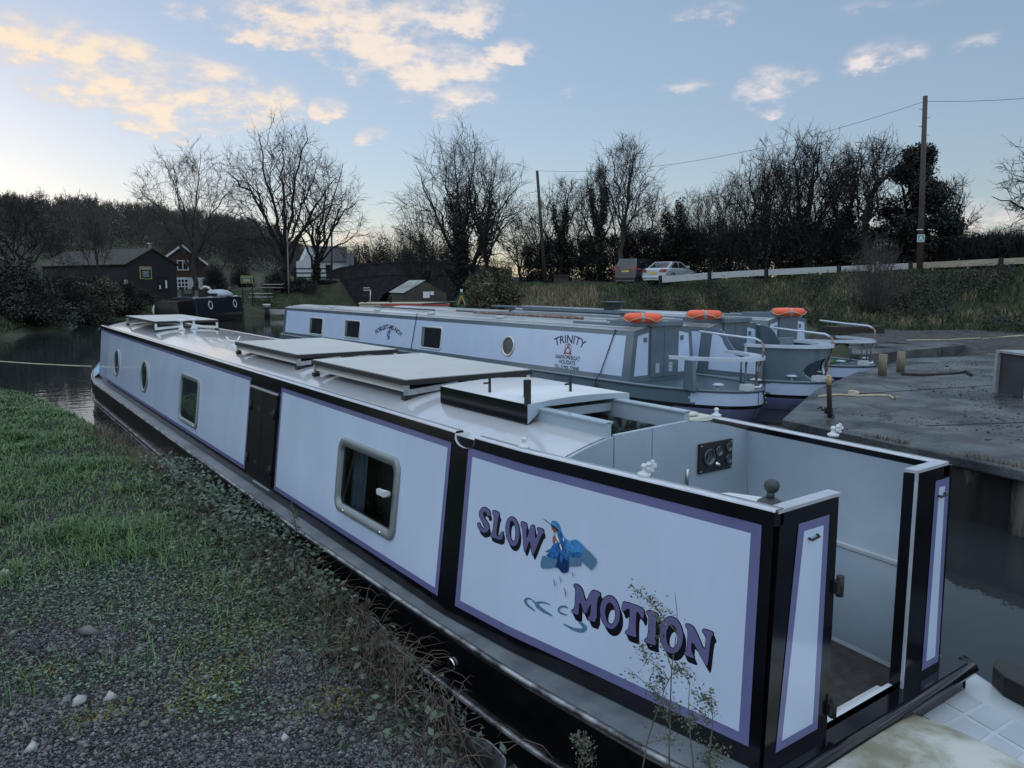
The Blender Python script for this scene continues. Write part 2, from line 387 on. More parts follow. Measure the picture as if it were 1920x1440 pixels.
# cockpit: inner walls, lockers, floor, rear pillars
m = MB()
cs = [1.98,2.2,2.39,2.6,2.82,3.05,3.28]
m.grid(lambda s, z: PR(s, z, -.05), cs, [1.16, 1.74], sm=True)
m.grid(lambda s, z: PR(s, min(z, 1.15), -.075), cs, [.5, 1.15], sm=True)
m.grid(lambda s, k: PR(s, 1.16-.01*k, -.05-.025*k), cs, [0, 1])
m.build('cockpit_wall', greyin, boat, L0)
m = MB(); m.grid(lambda s, z: PL(s, z, -.05), cs, [.5, 1.74], sm=True); m.build('cockpit_wall', greyin, boat, L0)
m = MB(); m.grid(lambda s, k: PR(s, 1.163, -.048-.034*k), cs, [0, 1]); m.grid(lambda s, k: PR(s, 1.163-.02*k, -.082), cs, [0, 1])
m.grid(lambda s, k: PR(s, .515+.03*k, -.083), cs, [0, 1]); m.box((4.17,2.86,1.32), (4.27,2.9,1.335)); m.box((3.24,1.985,.52), (3.96,2.06,.545))
m.build('cockpit_trim', white, boat, L0)
m = MB(); m.box((2.72,1.99,.44), (4.32,3.27,.51)); m.build('cockpit_floor', dirtm, boat, L0)
def pillar(x0t, x1t, x0b, x1b, panel):
    m = MB(); m.prism([(x0b,.6),(x1b,.6),(x1t,1.765),(x0t,1.765)], lambda a, b, w: (a, w, b), 1.92, 1.985)
    o = m.build('door_pillar', black, boat, L0)
    (a0,a1),(b0,b1),(z0,z1) = panel
    def Q(i): return [(b0+i,z0+i),(b1-i,z0+i),(a1-i,z1-i),(a0+i,z1-i)]
    m = MB(); i = .042
    out, inn = Q(0), [(b0+i*1.05,z0+i),(b1-i,z0+i),(a1-i,z1-i),(a0+i*1.05,z1-i)]
    for k in range(4): j = (k+1) % 4; m.face([(q[0],1.917,q[1]) for q in (out[k],out[j],inn[j],inn[k])], 0)
    m.face([(q[0],1.917,q[1]) for q in inn], 1)
    m.build('pillar_panel', [lav, pale], o)
    m = MB(); xm = (a0+a1)/2+.0; m.tube([(xm-.04,1.915,1.615),(xm-.035,1.9,1.61),(xm+.02,1.9,1.615),(xm+.025,1.915,1.62)], .006, 6); m.build('pull_handle', rubber, o)
    return o
pillar(2.80, 3.24, 2.76, 3.25, ((2.93,3.165),(2.84,3.165),(.645,1.695)))
o = pillar(3.94, 4.33, 3.94, 4.36, ((4.15,4.30),(4.15,4.335),(.63,1.70)))
m = MB(); m.box((3.932,1.908,.56), (3.944,1.922,1.77)); m.build('door_jamb', railtop, boat, L0)
m = MB(); m.box((3.25,1.925,.56), (3.93,1.985,.60), 0, 1); m.build('door_sill', [white, white], boat, L0)
for z in (.72, 1.33): m = MB(); m.tube([(3.275,1.91,z-.05),(3.275,1.91,z+.05)], .018, 10); m.box((3.235,1.9,z-.03), (3.27,1.93,z+.03)); m.build('hinge', rubber, boat, L0)
# throttle on its pod
m = MB(); m.prism([(2.82,2.02),(3.0,2.02),(3.06,2.16),(2.98,2.34),(2.84,2.40)], lambda a, b, w: (a, b, w), 1.45, 1.735); m.build('control_pod', white, boat, L0, bevel=.006)
m = MB(); m.lathe([(.055,0),(.055,.012),(.03,.03)], (2.97,2.1,1.735), 14); m.tube([(2.97,2.1,1.75),(2.98,2.1,1.80)], .018, 10)
m.lathe([(.012,0),(.03,.012),(.036,.035),(.03,.055),(.012,.064)], (2.982,2.1,1.785), 16); m.build('throttle_lever', pm('grey plastic', (.03,.035,.042), rough=.45), boat, L0)
# sliding hatch
m = MB()
for x in (HL-.02, HR+.02): m.box((x-.02,3.29,1.80), (x+.02,5.1,1.925)); m.box((x-.035,3.29,1.915), (x+.035,5.1,1.93))
m.box((HL,3.97,1.84), (HR,4.0,1.9)); m.build('hatch_runner', greyin, boat, L0, bevel=.003)
m = MB()
hx0, hx1 = 2.95, 3.86
ht_ = lambda x: 1.96+.022*(1-((x-3.405)/.455)**2)
m.grid(lambda s, x: (x, s, ht_(x)), [3.93, 5.04], np.linspace(hx0, hx1, 11), 0, True)
m.face([(x,3.93,ht_(x)) for x in np.linspace(hx0,hx1,11)]+[(hx1,3.93,1.84),(HR,3.93,1.935),(HL,3.93,1.935),(hx0,3.93,1.83)], 2)
m.face([(hx0,3.93,1.955),(hx0,5.04,1.955),(hx0,5.04,1.83),(hx0,3.93,1.83)], 1); m.face([(hx1,3.93,1.955),(hx1,5.04,1.955),(hx1,5.04,1.84),(hx1,3.93,1.84)], 1)
m.face([(x,5.04,ht_(x)) for x in np.linspace(hx0,hx1,11)]+[(hx1,5.04,1.84),(hx0,5.04,1.83)], 1)
sh = m.build('sliding_hatch', [pm('hatch paint', (.62,.63,.65), rough=.34, var=.05, scale=3), black, greyin], boat, L0)
m = MB()
for x, y, h in ((2.965,3.95,.16),(3.1,4.14,.13)): m.box((x-.016,y-.016,1.95), (x+.016,y+.016,1.96+h))
for x, y, h in ((3.04,4.5,.1),(3.47,4.12,.1)): m.box((x-.007,y-.007,1.95), (x+.007,y+.007,2.0+h)); m.box((x-.05,y-.006,2.03), (x+.006,y+.006,2.042))
m.build('hatch_stop', rubber, sh)
m = MB(); m.box((HR-.01,3.32,1.3), (HR+.005,4.9,1.8)); m.build('hatch_lining', pm('foil lining', (.16,.21,.20), rough=.3, col2=(.03,.04,.045), scale=14, thr=(.4,.55)), boat, L0)
m = MB(); m.lathe([(.05,0),(.07,.012),(.07,.022),(.03,.026)], (3.9,3.42,1.865), 18); m.box((3.8,3.31,1.84), (4.02,3.5,1.866)); m.build('roof_vent', pm('cream plastic', (.6,.6,.52), rough=.4), boat, L0)
# small fittings
for px, py in ((983,840),(1208,893),(1343,781),(1562,818)):
    left = px < 1300
    p = atz(px, py, 1.785); m = MB(); k = 1.0
    m.lathe([(.034*k,0),(.036*k,.016),(.022*k,.022),(.014*k,.028),(.014*k,.045),(.02*k,.05),(.012*k,.064)], p, 12)
    if px in (1208, 1562):
        for t in range(5):
            a = 2*PI*t/5; m.bar((p[0]+.02,p[1]-.02,p[2]+.055), (p[0]+.02+.03*math.cos(a),p[1]-.03,p[2]+.055+.03*math.sin(a)), .018, .018)
    m.build('canopy_clamp', white, boat, L0)
def solar(x0, x1, s0, s1, z, near_gap=.17):
    m = MB(); m.box((x0,s0,z-.042), (x1,s1,z)); pn = m.build('solar_panel', rubber, boat, L0, bevel=.003)
    m = MB(); m.box((x0+.014,s0+.014,z-.004), (x1-.014,s1-.014,z+.006)); m.build('glass', panelglass, pn)
    for xa, xb in (((x0+.05, x0+.02),(x1-.05, x1-.02)) if near_gap else ()):
        m = MB(); m.face([(xa,s0+.06,z-.055),(xa,s1-.06,z-.055),(xb,s1-.06,z-.1),(xb,s0+.06,z-.1)]); m.build('side_skirt', pm('cream skirt', (.42,.41,.37), rough=.35, var=.05), pn, fix=False)
    for x in (x0+.03, x1-.03):
        for s in (s0+.02, s1-.06):
            zz = rz(s, min(max(x, cx(s)-ht(s)+.06), cx(s)+ht(s)-.06)); m = MB()
            m.box((x-.02,s,zz+.03), (x+.02,s+.03,z-.03)); m.box((x-.03,s-.01,zz), (x+.03,s+.05,zz+.035), 1)
            m.build('mounting_leg', [silver, rubber], pn)
    for s in (s0+.015, s1-.04):
        for a, b in ((x0+.03, x0+.5),(x1-.03, x1-.5)):
            za = rz(s, max(min(a, cx(s)+.8), cx(s)-.8))+.06; m = MB(); m.bar((a,s,za), (b,s,za+.035), .02, .045); m.build('tilt_arm', silver, pn)
    return pn
solar(2.85, 4.12, 5.42, 7.42, 1.97); solar(2.90, 4.10, 7.95, 10.2, 1.975)
p3a = aty(312,604,15.4); solar(2.93, 4.08, 15.35, 18.3, 2.02, 0)
# bow: cloth over the well, headlight, post
m = MB()
bu = np.linspace(19.36, 21.9, 9)
m.grid(lambda s, u: (cx(s)+u*max(hg(s)-.06,.05), s, .60+zr(s)+(.50*(1-abs(u))**.7*max(0,(21.9-s)/2.54))), bu, np.linspace(-1,1,13), sm=True)
m.build('bow_cover', cloth, boat, L0)
m = MB(); p = PL(19.35,1.66,.01); m.lathe([(.05,-.06),(.07,-.03),(.07,.03),(.05,.06)], (p[0]+.02,19.42,p[2]), 12, ax=(0,1,0)); m.build('headlight', rubber, boat, L0)
m = MB()   # roof fittings: cleats and pole hooks
for x, s in ((3.25,11.5),(4.1,11.2)): 
    z = rz(s, x); m.tube([(x-.1,s,z+.09),(x-.06,s,z+.03),(x+.0,s,z+.02),(x+.06,s,z+.03),(x+.1,s,z+.09)], .012, 6); m.tube([(x,s,z-.01),(x,s,z+.03)], .012, 6)
m.build('pole_hook', chrome, boat, L0)
m = MB()
for x, s in ((3.3,14.9),(3.55,15.05)): m.lathe([(.06,0),(.07,.02),(.03,.05),(.02,.16),(.08,.17),(.06,.2)], (x,s,rz(s,x)), 12)
m.build('roof_aerial', white, boat, L0)
m = MB()
for y in (2.15,): pass
m.lathe([(.03,0),(.045,.015),(.03,.03),(.02,.02)], (cx(3.2)-hg(3.9)-.0,3.9,.38), 16, ax=(-1,0,0)); m.build('skin_fitting', chrome, boat, L0)
m = MB()
for k in range(6): m.box((cx(2)-hg(2.1)-.012,2.02,.20+.045*k), (cx(2)-hg(2.1)+.03,2.28,.222+.045*k))
m.build('engine_vent', gunm, boat, L0)
# ---------------------------------------------------------------- lettering and kingfisher painted on the side
def crop(ox, oy, k):
    def f(a, b, e=.0): s, z = side_px(ox+a/k, oy+b/k); return PL(s, z, e)
    return f
K1 = crop(880, 920, 6.857); K2 = crop(1050, 1070, 6.0)
def ell(cx_, cy_, rx, ry, sk=0.0, n=28): return [(cx_+rx*math.cos(t)+sk*math.sin(t)*ry, cy_+ry*math.sin(t)+sk*rx*math.cos(t)) for t in np.linspace(0, 2*PI, n, endpoint=False)]
def smooth(pts, it=2, closed=True):
    for _ in range(it):
        q = []
        n = len(pts)
        for i in range(n if closed else n-1):
            a, b = pts[i], pts[(i+1) % n]
            q += [(.78*a[0]+.22*b[0], .78*a[1]+.22*b[1]), (.22*a[0]+.78*b[0], .22*a[1]+.78*b[1])]
        if not closed: q = [pts[0]]+q+[pts[-1]]
        pts = q
    return pts
def stroke(pts, w):
    pts = smooth(pts, 2, False); A, B = [], []
    n = len(pts)
    for i in range(n):
        d = np.array(pts[min(i+1,n-1)])-np.array(pts[max(i-1,0)]); d = d/np.linalg.norm(d); nn = np.array([-d[1], d[0]]); ww = np.interp(i/(n-1), np.linspace(0,1,len(w)), w)
        A.append(tuple(np.array(pts[i])+nn*ww)); B.append(tuple(np.array(pts[i])-nn*ww))
    return A+B[::-1]
slow = [[stroke([(262,320),(250,265),(195,228),(155,290),(185,370),(235,440),(240,500),(195,522),(140,470),(128,415)], [16,22,24,26,26,26,24,22,18,12])],
 [smooth([(310,250),(385,270),(400,318),(383,340),(352,575),(392,588),(425,528),(450,532),(430,640),(285,590),(280,560),(312,535),(332,320),(306,285)],1)],
 [ell(566,522,88,188,.06), ell(566,518,40,136,.06)],
 [smooth([(675,392),(745,415),(757,475),(742,497),(745,640),(800,452),(822,436),(850,455),(856,640),(905,520),(882,502),(885,472),(962,492),(968,545),(938,560),(840,820),(815,818),(788,615),(737,775),(712,772),(695,480),(674,455)],1)]]
motion = [[smooth([(168,148),(215,155),(262,210),(300,365),(352,240),(385,215),(455,242),(466,275),(427,308),(420,582),(330,552),(322,522),(352,492),(362,345),(290,512),(236,335),(222,400),(220,502),(145,470),(138,445),(175,425),(188,200),(165,175)],1)],
 [ell(572,465,110,186,.05), ell(575,478,58,124,.05)],
 [smooth([(735,345),(925,410),(958,450),(950,525),(932,540),(900,472),(866,452),(860,690),(876,752),(745,706),(745,682),(785,650),(800,430),(768,420),(722,458),(703,440),(715,360)],1)],
 [smooth([(1000,440),(1100,475),(1116,502),(1090,532),(1080,800),(1092,842),(965,802),(960,772),(1000,745),(1012,512),(985,480)],1)],
 [ell(1262,722,130,206,.04), ell(1270,738,66,134,.04)],
 [smooth([(1425,594),(1480,604),(1532,660),(1640,920),(1657,725),(1610,690),(1618,650),(1722,684),(1737,712),(1706,742),(1672,1062),(1648,1060),(1492,765),(1482,900),(1530,988),(1405,940),(1408,915),(1442,890),(1452,660),(1420,622)],1)]]
letterblack = pm('black lettering', (.008,.007,.014), rough=.2, var=.1, coat=.4)
letterlav = pm('lavender lettering', (.14,.13,.27), rough=.2, var=.08, coat=.4)
for glyphs, K, sh_, wd in ((slow, K1, (22,66), 9), (motion, K2, (36,84), 9)):
    for g in glyphs:
        m = MB()
        for li, loop in enumerate(g):
            n = len(loop)
            for i in range(n):
                a, b = loop[i], loop[(i+1) % n]; d = np.array(b)-np.array(a); L_ = np.linalg.norm(d)
                if L_ < 1e-6: continue
                d /= L_; nn = np.array([-d[1], d[0]])*wd; a2 = np.array(a)-d*wd*.5; b2 = np.array(b)+d*wd*.5
                m.face([K(*q, .0042) for q in (a2+nn, b2+nn, b2-nn, a2-nn)])
                m.face([K(*q, .0042) for q in (a, b, (b[0]+sh_[0], b[1]+sh_[1]), (a[0]+sh_[0], a[1]+sh_[1]))])
        m.poly(g, lambda a, b: K(a+sh_[0], b+sh_[1], .0042))
        o = m.build('painted_letter', letterblack, boat, L0, fix=False)
        m = MB(); m.poly(g, lambda a, b: K(a, b, .0062)); m.build('letter_face', letterlav, o, fix=False)
blues = [pm('bird deep blue', (.010,.035,.13), rough=.2), pm('bird mid blue', (.03,.13,.36), rough=.2, var=.5, scale=50), pm('bird grey blue', (.10,.20,.33), rough=.2, var=.4, scale=60, stretch=(1,9,1)),
  pm('bird bright blue', (.06,.24,.52), rough=.2, var=.3, scale=40), pm('bird orange', (.33,.08,.04), rough=.2), pm('bird cream', (.70,.70,.60), rough=.2), pm('bird red', (.5,.09,.07), rough=.2), letterblack, pm('ripple blue', (.14,.30,.47), rough=.2)]
bird = [
 (7, [(950,358),(1000,382),(1052,425),(1072,452),(1040,430),(1000,398)]),
 (5, [(1008,385),(1040,395),(1062,408),(1056,428),(1030,408)]),
 (3, [(1060,400),(1090,380),(1130,390),(1165,430),(1190,490),(1198,545),(1150,500),(1100,462),(1060,440)]),
 (7, [(1058,432),(1100,452),(1150,495),(1198,540),(1196,556),(1140,512),(1095,476),(1062,452)]),
 (4, [(1060,455),(1100,478),(1140,510),(1130,535),(1095,525),(1072,490)]),
 (0, [(1098,520),(1110,540),(1135,600),(1175,690),(1160,700),(1118,610)]),
 (5, [(1108,530),(1140,575),(1165,625),(1176,668),(1150,650),(1128,610)]),
 (6, [(1095,560),(1112,600),(1118,650),(1095,690),(1083,650),(1086,600)]),
 (1, [(1135,510),(1195,520),(1225,590),(1255,700),(1262,790),(1205,800),(1185,690),(1160,600)]),
 (2, [(955,830),(1060,852),(1158,882),(1140,962),(1110,985),(1085,978),(1062,1000),(1040,985),(1015,1003),(992,985),(965,1005),(950,985),(935,990),(930,930)]),
 (1, [(1100,680),(1160,660),(1182,760),(1162,885),(1060,862),(1000,830),(1040,790),(985,782),(1060,740)]),
 (5, [(1030,782),(1000,800),(950,845),(925,880),(960,830)]),
 (0, [(1150,690),(1180,690),(1215,800),(1200,860),(1240,1040),(1205,1045),(1160,990),(1125,985),(1150,880),(1182,760)]),
 (2, [(1300,830),(1400,840),(1462,860),(1452,960),(1425,955),(1400,972),(1375,958),(1345,975),(1325,960),(1308,970)]),
 (1, [(1182,690),(1262,700),(1305,850),(1302,950),(1290,1010),(1262,1040),(1235,1050),(1205,1000),(1190,860)]),
 (0, [(1230,860),(1300,900),(1300,960),(1285,1040),(1235,1052),(1200,1045),(1190,960)]),
 (2, [(1478,730),(1560,770),(1640,860),(1662,880),(1640,885),(1668,920),(1640,922),(1648,955),(1622,950),(1625,985),(1600,978),(1588,1022),(1560,990),(1500,940),(1440,850)]),
 (3, [(1232,572),(1262,620),(1310,640),(1390,618),(1450,662),(1500,720),(1530,745),(1475,760),(1440,850),(1330,840),(1285,800),(1250,700)]),
 (1, [(1290,760),(1360,790),(1440,780),(1475,800),(1440,852),(1330,842),(1295,805)]),
 (5, [(1180,690),(1200,680),(1215,740),(1210,770)]), (5, [(1228,590),(1246,615),(1240,650),(1230,630)])]
for x, y, t in ((1110,1125,115),(1188,1090,95),(1350,1030,80),(1250,1235,135)): bird.append((2, [(x-6,y),(x+2,y+4),(x+t*.12+8,y+t*.6),(x+t*.12,y+t)]))
bp = None
for i, (mi, pl) in enumerate(bird):
    m = MB(); m.poly([pl], lambda a, b: K1(a, b, .0044+.0005*i))
    o = m.build('bird_painting' if bp is None else ('beak' if mi == 7 else 'feather_patch'), blues[mi], boat if bp is None else bp, L0 if bp is None else None, fix=False)
    if bp is None: bp = o
K3 = crop(820, 900, 3.2)
rp = MB()
for pts, w in (([(592,786),(545,752),(528,722),(545,708),(572,716)], [2,7,9,6,2]), ([(695,815),(640,785),(600,752),(602,735),(640,732),(682,748)], [2,9,12,9,5,2]), ([(570,718),(590,735),(600,752)], [2,6,3]),
   ([(788,770),(770,756),(740,762),(728,780),(745,800),(785,810)], [2,7,8,6,6,2]), ([(760,862),(820,895),(870,905),(895,890),(870,860),(850,850)], [2,8,14,13,8,2])):
    rp.poly([stroke(pts, w)], lambda a, b: K3(a, b, .0046))
rp.build('ripple_painting', blues[2], boat, L0, fix=False)
# ================================================================ ground, water, banks
def vnoise(x, y, seed=0):
    x = np.asarray(x, float); y = np.asarray(y, float); xi = np.floor(x).astype(np.int64); yi = np.floor(y).astype(np.int64); fx = x-xi; fy = y-yi
    fx = fx*fx*(3-2*fx); fy = fy*fy*(3-2*fy)
    def h(a, b):
        n = (a*374761393+b*668265263+seed*1442695041) & 0xffffffff; n = ((n ^ (n >> 13))*1274126177) & 0xffffffff
        return ((n ^ (n >> 16)) & 0xffff)/65535.0
    return (h(xi,yi)*(1-fx)+h(xi+1,yi)*fx)*(1-fy)+(h(xi,yi+1)*(1-fx)+h(xi+1,yi+1)*fx)*fy
def fbm(x, y, seed=0): return .55*vnoise(x, y, seed)+.3*vnoise(x*2.1, y*2.1, seed+1)+.15*vnoise(x*4.3, y*4.3, seed+2)
def in_view(P, mx=140, my=160):
    v = P-CAM; wz = v@CF; px = 960+F*(v@CR)/np.maximum(wz, .05); py = 720-F*(v@CU)/np.maximum(wz, .05)
    return (wz > .3) & (px > -mx) & (px < 1920+mx) & (py > -my) & (py < 1440+my)
PROF = {
 -1600: [(12,-1),(28,-1),(31,.6),(45,1.5),(70,4),(110,13),(170,20),(400,20),(3000,6)],
 -300: [(12,-1),(33,-1),(35,.5),(46,1.4),(62,3),(80,7),(110,13),(150,17),(260,18),(3000,6)],
 0: [(12,-1),(36,-1),(38.5,.5),(46,1.2),(60,2.0),(75,4),(110,11),(150,15),(260,16),(3000,6)],
 100: [(12,-1),(41,-1),(43.5,.5),(52,1.1),(62,1.6),(78,3.5),(110,11),(150,14.5),(260,15),(3000,6)],
 190: [(12,-1),(53,-1),(56,.4),(62,1.0),(72,1.6),(84,4),(110,10),(150,14),(260,14),(3000,6)],
 330: [(12,-1),(56.5,-1),(58.5,.6),(62,1.0),(76,1.4),(88,2.6),(110,8),(150,13.5),(260,13),(3000,6)],
 480: [(12,-1),(59,-1),(61,.6),(65,1.3),(72,1.8),(90,3.2),(115,6),(150,11.5),(260,11),(3000,6)],
 570: [(12,-1),(62,-1),(64,.8),(67,2.2),(72,2.8),(90,3.1),(115,3.6),(150,8.0),(260,8),(3000,5)],
 635: [(12,-1),(66,-1),(67,1.0),(69,2.6),(73,3.3),(90,3.3),(115,3.6),(150,5.0),(260,6),(3000,5)],
 690: [(12,-1),(66,-1),(71,-1),(90,-1),(120,-1),(140,2),(160,3.5),(260,4),(3000,4)],
 850: [(12,-1),(66,-1),(71,-1),(90,-1),(120,-1),(140,2),(160,3.5),(260,4),(3000,4)],
 890: [(12,-1),(52,-1),(54,.4),(60,1.7),(66,2.7),(72,3.3),(100,3.5),(260,4),(3000,4)],
 1000: [(12,-1),(46,-1),(48,.4),(53,2.0),(57,2.65),(65,2.9),(100,3.2),(260,4),(3000,4)],
 1240: [(12,-1),(42,-1),(44,.5),(49,2.4),(51,2.68),(60,2.8),(100,3.0),(260,3.5),(3000,4)],
 1500: [(12,-1),(34,-1),(37,.6),(40,.9),(45.5,2.95),(49,3.05),(60,3.1),(260,3.5),(3000,4)],
 1580: [(12,-1),(25.5,-1),(27.5,.6),(34,.72),(37,.95),(43,3.1),(47,3.15),(60,3.2),(260,3.5),(3000,4)],
 1700: [(12,-1),(23.5,-1),(25,.6),(31,.72),(33.5,.85),(40,3.2),(43,3.25),(60,3.4),(260,3.6),(3000,4)],
 1900: [(12,-1),(20,-1),(22,.6),(28,.74),(31,.95),(37,3.25),(40,3.35),(60,3.6),(260,4),(3000,4)],
 3600: [(12,-1),(16,-1),(18,.6),(24,.74),(27,.95),(33,3.25),(36,3.35),(60,3.6),(260,4),(3000,4)]}
PK = sorted(PROF)
def ground(px, D):
    px = np.asarray(px, float); D = np.asarray(D, float); out = np.zeros(np.broadcast(px, D).shape); px, D = np.broadcast_arrays(px, D)
    cols = np.array([np.interp(D.ravel(), [q[0] for q in PROF[k]], [q[1] for q in PROF[k]]) for k in PK])
    i = np.clip(np.searchsorted(PK, px.ravel())-1, 0, len(PK)-2); pk = np.array(PK, float); t = np.clip((px.ravel()-pk[i])/(pk[i+1]-pk[i]), 0, 1)
    n = np.arange(len(i)); z = cols[i, n]*(1-t)+cols[i+1, n]*t
    d = D.ravel(); z = z+np.where(z > .3, (fbm(px.ravel()*d/1442*.5, d*.5, 5)-.5)*np.clip((z-.3)*.5, 0, .35), 0)
    return z.reshape(px.shape)
def gpt(px, D, dz=0.0):
    p = far(px, D); p[2] = float(ground(px, D))+dz; return p
gx = np.concatenate([np.linspace(-1600,-300,14)[:-1], np.linspace(-300,2200,140), np.linspace(2200,3600,12)[1:]])
gd = np.concatenate([np.linspace(14,100,120), np.geomspace(101,3000,50)])
GX, GD = np.meshgrid(gx, gd, indexing='ij'); GZ = ground(GX, GD)
T = (GX-960)/F*math.cos(PITCH)
V = np.stack([FH[0]*GD+CR[0]*T*GD, FH[1]*GD+CR[1]*T*GD, GZ], -1).reshape(-1, 3)
ni, nj = len(gx), len(gd); I, J = np.meshgrid(np.arange(ni-1), np.arange(nj-1), indexing='ij'); a = (I*nj+J).ravel()
soil = pm('bank soil and rough grass', (.018,.022,.012), rough=.95, col2=(.05,.055,.026), scale=1.6, bump=.5, bscale=9)
kind(raw('ground', V, np.stack([a, a+nj, a+nj+1, a+1], 1), soil, smooth=True), 'structure')
# water: dark canal, slight ripple
wm = bpy.data.materials.new('canal water'); wm.use_nodes = True; N = wm.node_tree.nodes; L = wm.node_tree.links; b = N['Principled BSDF']
b.inputs['Base Color'].default_value = (.022,.027,.028,1); b.inputs['Roughness'].default_value = .02; b.inputs['IOR'].default_value = 1.33
tc = N.new('ShaderNodeTexCoord'); mp = N.new('ShaderNodeMapping'); mp.inputs['Scale'].default_value = (1, 2.2, 1); mp.inputs['Rotation'].default_value = (0,0,YAW)
nz = N.new('ShaderNodeTexNoise'); nz.inputs['Scale'].default_value = 1.3; nz.inputs['Detail'].default_value = 3
bp_ = N.new('ShaderNodeBump'); bp_.inputs['Strength'].default_value = .10; bp_.inputs['Distance'].default_value = .05
L.new(tc.outputs['Object'], mp.inputs[0]); L.new(mp.outputs[0], nz.inputs[0]); L.new(nz.outputs['Fac'], bp_.inputs['Height']); L.new(bp_.outputs['Normal'], b.inputs['Normal'])
m = MB(); m.face([(-80,-20,0),(120,-20,0),(160,160,0),(-80,160,0)]); kind(m.build('water', wm), 'structure')
# near bank
EY = [-5,2.6,3.17,4.2,5.2,7.25,9,10.8,13.3,15.8,17.6,18.9,19.6,20.2,20.6,20.8]; EX = [1.7,1.79,1.84,1.96,2.0,1.94,1.93,1.79,1.65,1.33,1.05,.6,-.2,-2,-6,-16]
def xe(y): return np.interp(y, EY, EX)
def nz_(x, y):
    d = xe(y)-x; return .60+.08*np.clip(d/3, 0, 1)+.06*(fbm(x*.8, y*.8, 3)-.5)+.02*(fbm(x*4, y*4, 9)-.5)-.10*np.clip(1-d/.35, 0, 1)
yy = np.concatenate([np.linspace(-5,2,14)[:-1], np.linspace(2,10,140), np.linspace(10,20.8,70)[1:]]); uu = np.linspace(0,1,110)**1.6
Y2, U2 = np.meshgrid(yy, uu, indexing='ij'); E2 = xe(Y2)+.03*np.sin(Y2*9)*(Y2 > 6); X2 = E2-U2*(E2+16); Z2 = nz_(X2, Y2)
V = np.stack([X2, Y2, Z2], -1).reshape(-1,3); nu = len(uu); I, J = np.meshgrid(np.arange(len(yy)-1), np.arange(nu-1), indexing='ij'); a = (I*nu+J).ravel()
gravelm = pm('gravelly soil', (.009,.0085,.008), rough=.95, col2=(.045,.043,.042), scale=30, bump=.8, bscale=160)
kind(raw('bank', V, np.stack([a, a+1, a+nu+1, a+nu], 1), gravelm, smooth=True), 'structure')
m = MB(); m.grid(lambda y, k: (float(xe(y))+.03*math.sin(y*9)*(y > 6)+(0,.02,-.1,-.4)[int(k)], y, (float(nz_(xe(y), y)),.35,.0,-.9)[int(k)]), yy, range(4), sm=True)
kind(m.build('bank_edge', pm('bank mud', (.012,.011,.009), rough=.9, var=.5, scale=8, bump=.6, bscale=20)), 'structure')
# rusty corrugated sheet holding the bank beside the stern
ys = np.linspace(1.9, 5.6, 260)
def wav(y): return float(xe(y))+.035+.035*math.tanh(2.2*math.sin(y*2*PI/.52))
m = MB(); m.grid(lambda y, k: (wav(y)+(0,.0,.008,.008)[int(k)]*1, y, (.05,.585+.02*math.sin(y*3),.585+.02*math.sin(y*3),.05)[int(k)]), ys, range(4))
tag(m.build('sheet_piling', pm('weathered steel sheet', (.045,.045,.05), rough=.6, col2=(.22,.23,.25), scale=7, metal=.2, bump=.2, thr=(.45,.7))), 'wavy weathered steel sheet edging the gravel bank beside the black hull', 'edging')
p = np.array([float(xe(4.35))-.05, 4.35, .55]); m = MB(); m.tube([p, p+np.array([.05,-.02,.17])], .03, 12, cap=False); m.tube([p+np.array([.05,-.02,.17]), p+np.array([.0,0,.0])], .024, 12, cap=False)
tag(m.build('pipe', pm('rusty pipe', (.05,.035,.028), rough=.8, var=.4, scale=30, bump=.3)), 'short rusty pipe sticking up from the bank edge beside the hull', 'pipe')
# --- gravel, leaves, grass (uncountable)
rg = np.random.default_rng(11)
def zfilt(x, y, lim=120): P = np.stack([x, y, nz_(x, y)], -1); return P[in_view(P, lim+520, lim+420)]
def cover(x, y):   # 0 = bare gravel, 1 = green
    return np.clip((y-(5.2-.95*np.clip(x,-1,2)))/.9+(fbm(x*2.2, y*1.6, 21)-.5)*4.4+.55-2.2*np.exp(-((x-.12)**2/.05+(y-5.25)**2/.12)), 0, 1)
x = rg.uniform(-3, 1.8, 260000); y = 1.4+rg.beta(1.1, 2.2, 260000)*6.5; ok = (x < xe(y)-.04); P = zfilt(x[ok], y[ok]); c = cover(P[:,0], P[:,1]); P = P[rg.random(len(P)) > c*1.02]
n = len(P); s = np.exp(rg.normal(-5.05, .45, n)); s = np.minimum(s*(1+.10*np.clip(P[:,1]-3, 0, 3)), .045)
OC = np.array([(1,0,0),(0,1,0),(-1,0,0),(0,-1,0),(0,0,1),(0,0,-1),]); OF = np.array([(0,1,4),(1,2,4),(2,3,4),(3,0,4),(1,0,5),(2,1,5),(3,2,5),(0,3,5)])
def scatter_stones(P, s, name, mats, flat=.55):
    n = len(P); v = OC[None]*(.7+.6*rg.random((n,6,1))); v = v+rg.normal(0,.16,(n,6,3)); v[:,:,2] *= flat; v[:,:,1] *= (.6+.5*rg.random((n,1)))
    a = rg.uniform(0, 2*PI, n); ca, sa = np.cos(a)[:,None], np.sin(a)[:,None]; xx = v[:,:,0]*ca-v[:,:,1]*sa; yy_ = v[:,:,0]*sa+v[:,:,1]*ca; v = np.stack([xx, yy_, v[:,:,2]+xx*rg.normal(0,.2,(n,1))], -1)
    v = v*s[:,None,None]+P[:,None,:]+np.array([0,0,1])*s[:,None,None]*.2
    return raw(name, v.reshape(-1,3), (np.arange(n)[:,None,None]*6+OF[None]).reshape(-1,3), mats)
stone = pm('gravel stones', (.010,.010,.011), rough=.6, col2=(.215,.215,.215), scale=3, island=True, thr=(.3,1.0))
kind(scatter_stones(P, s, 'gravel', stone), 'stuff')
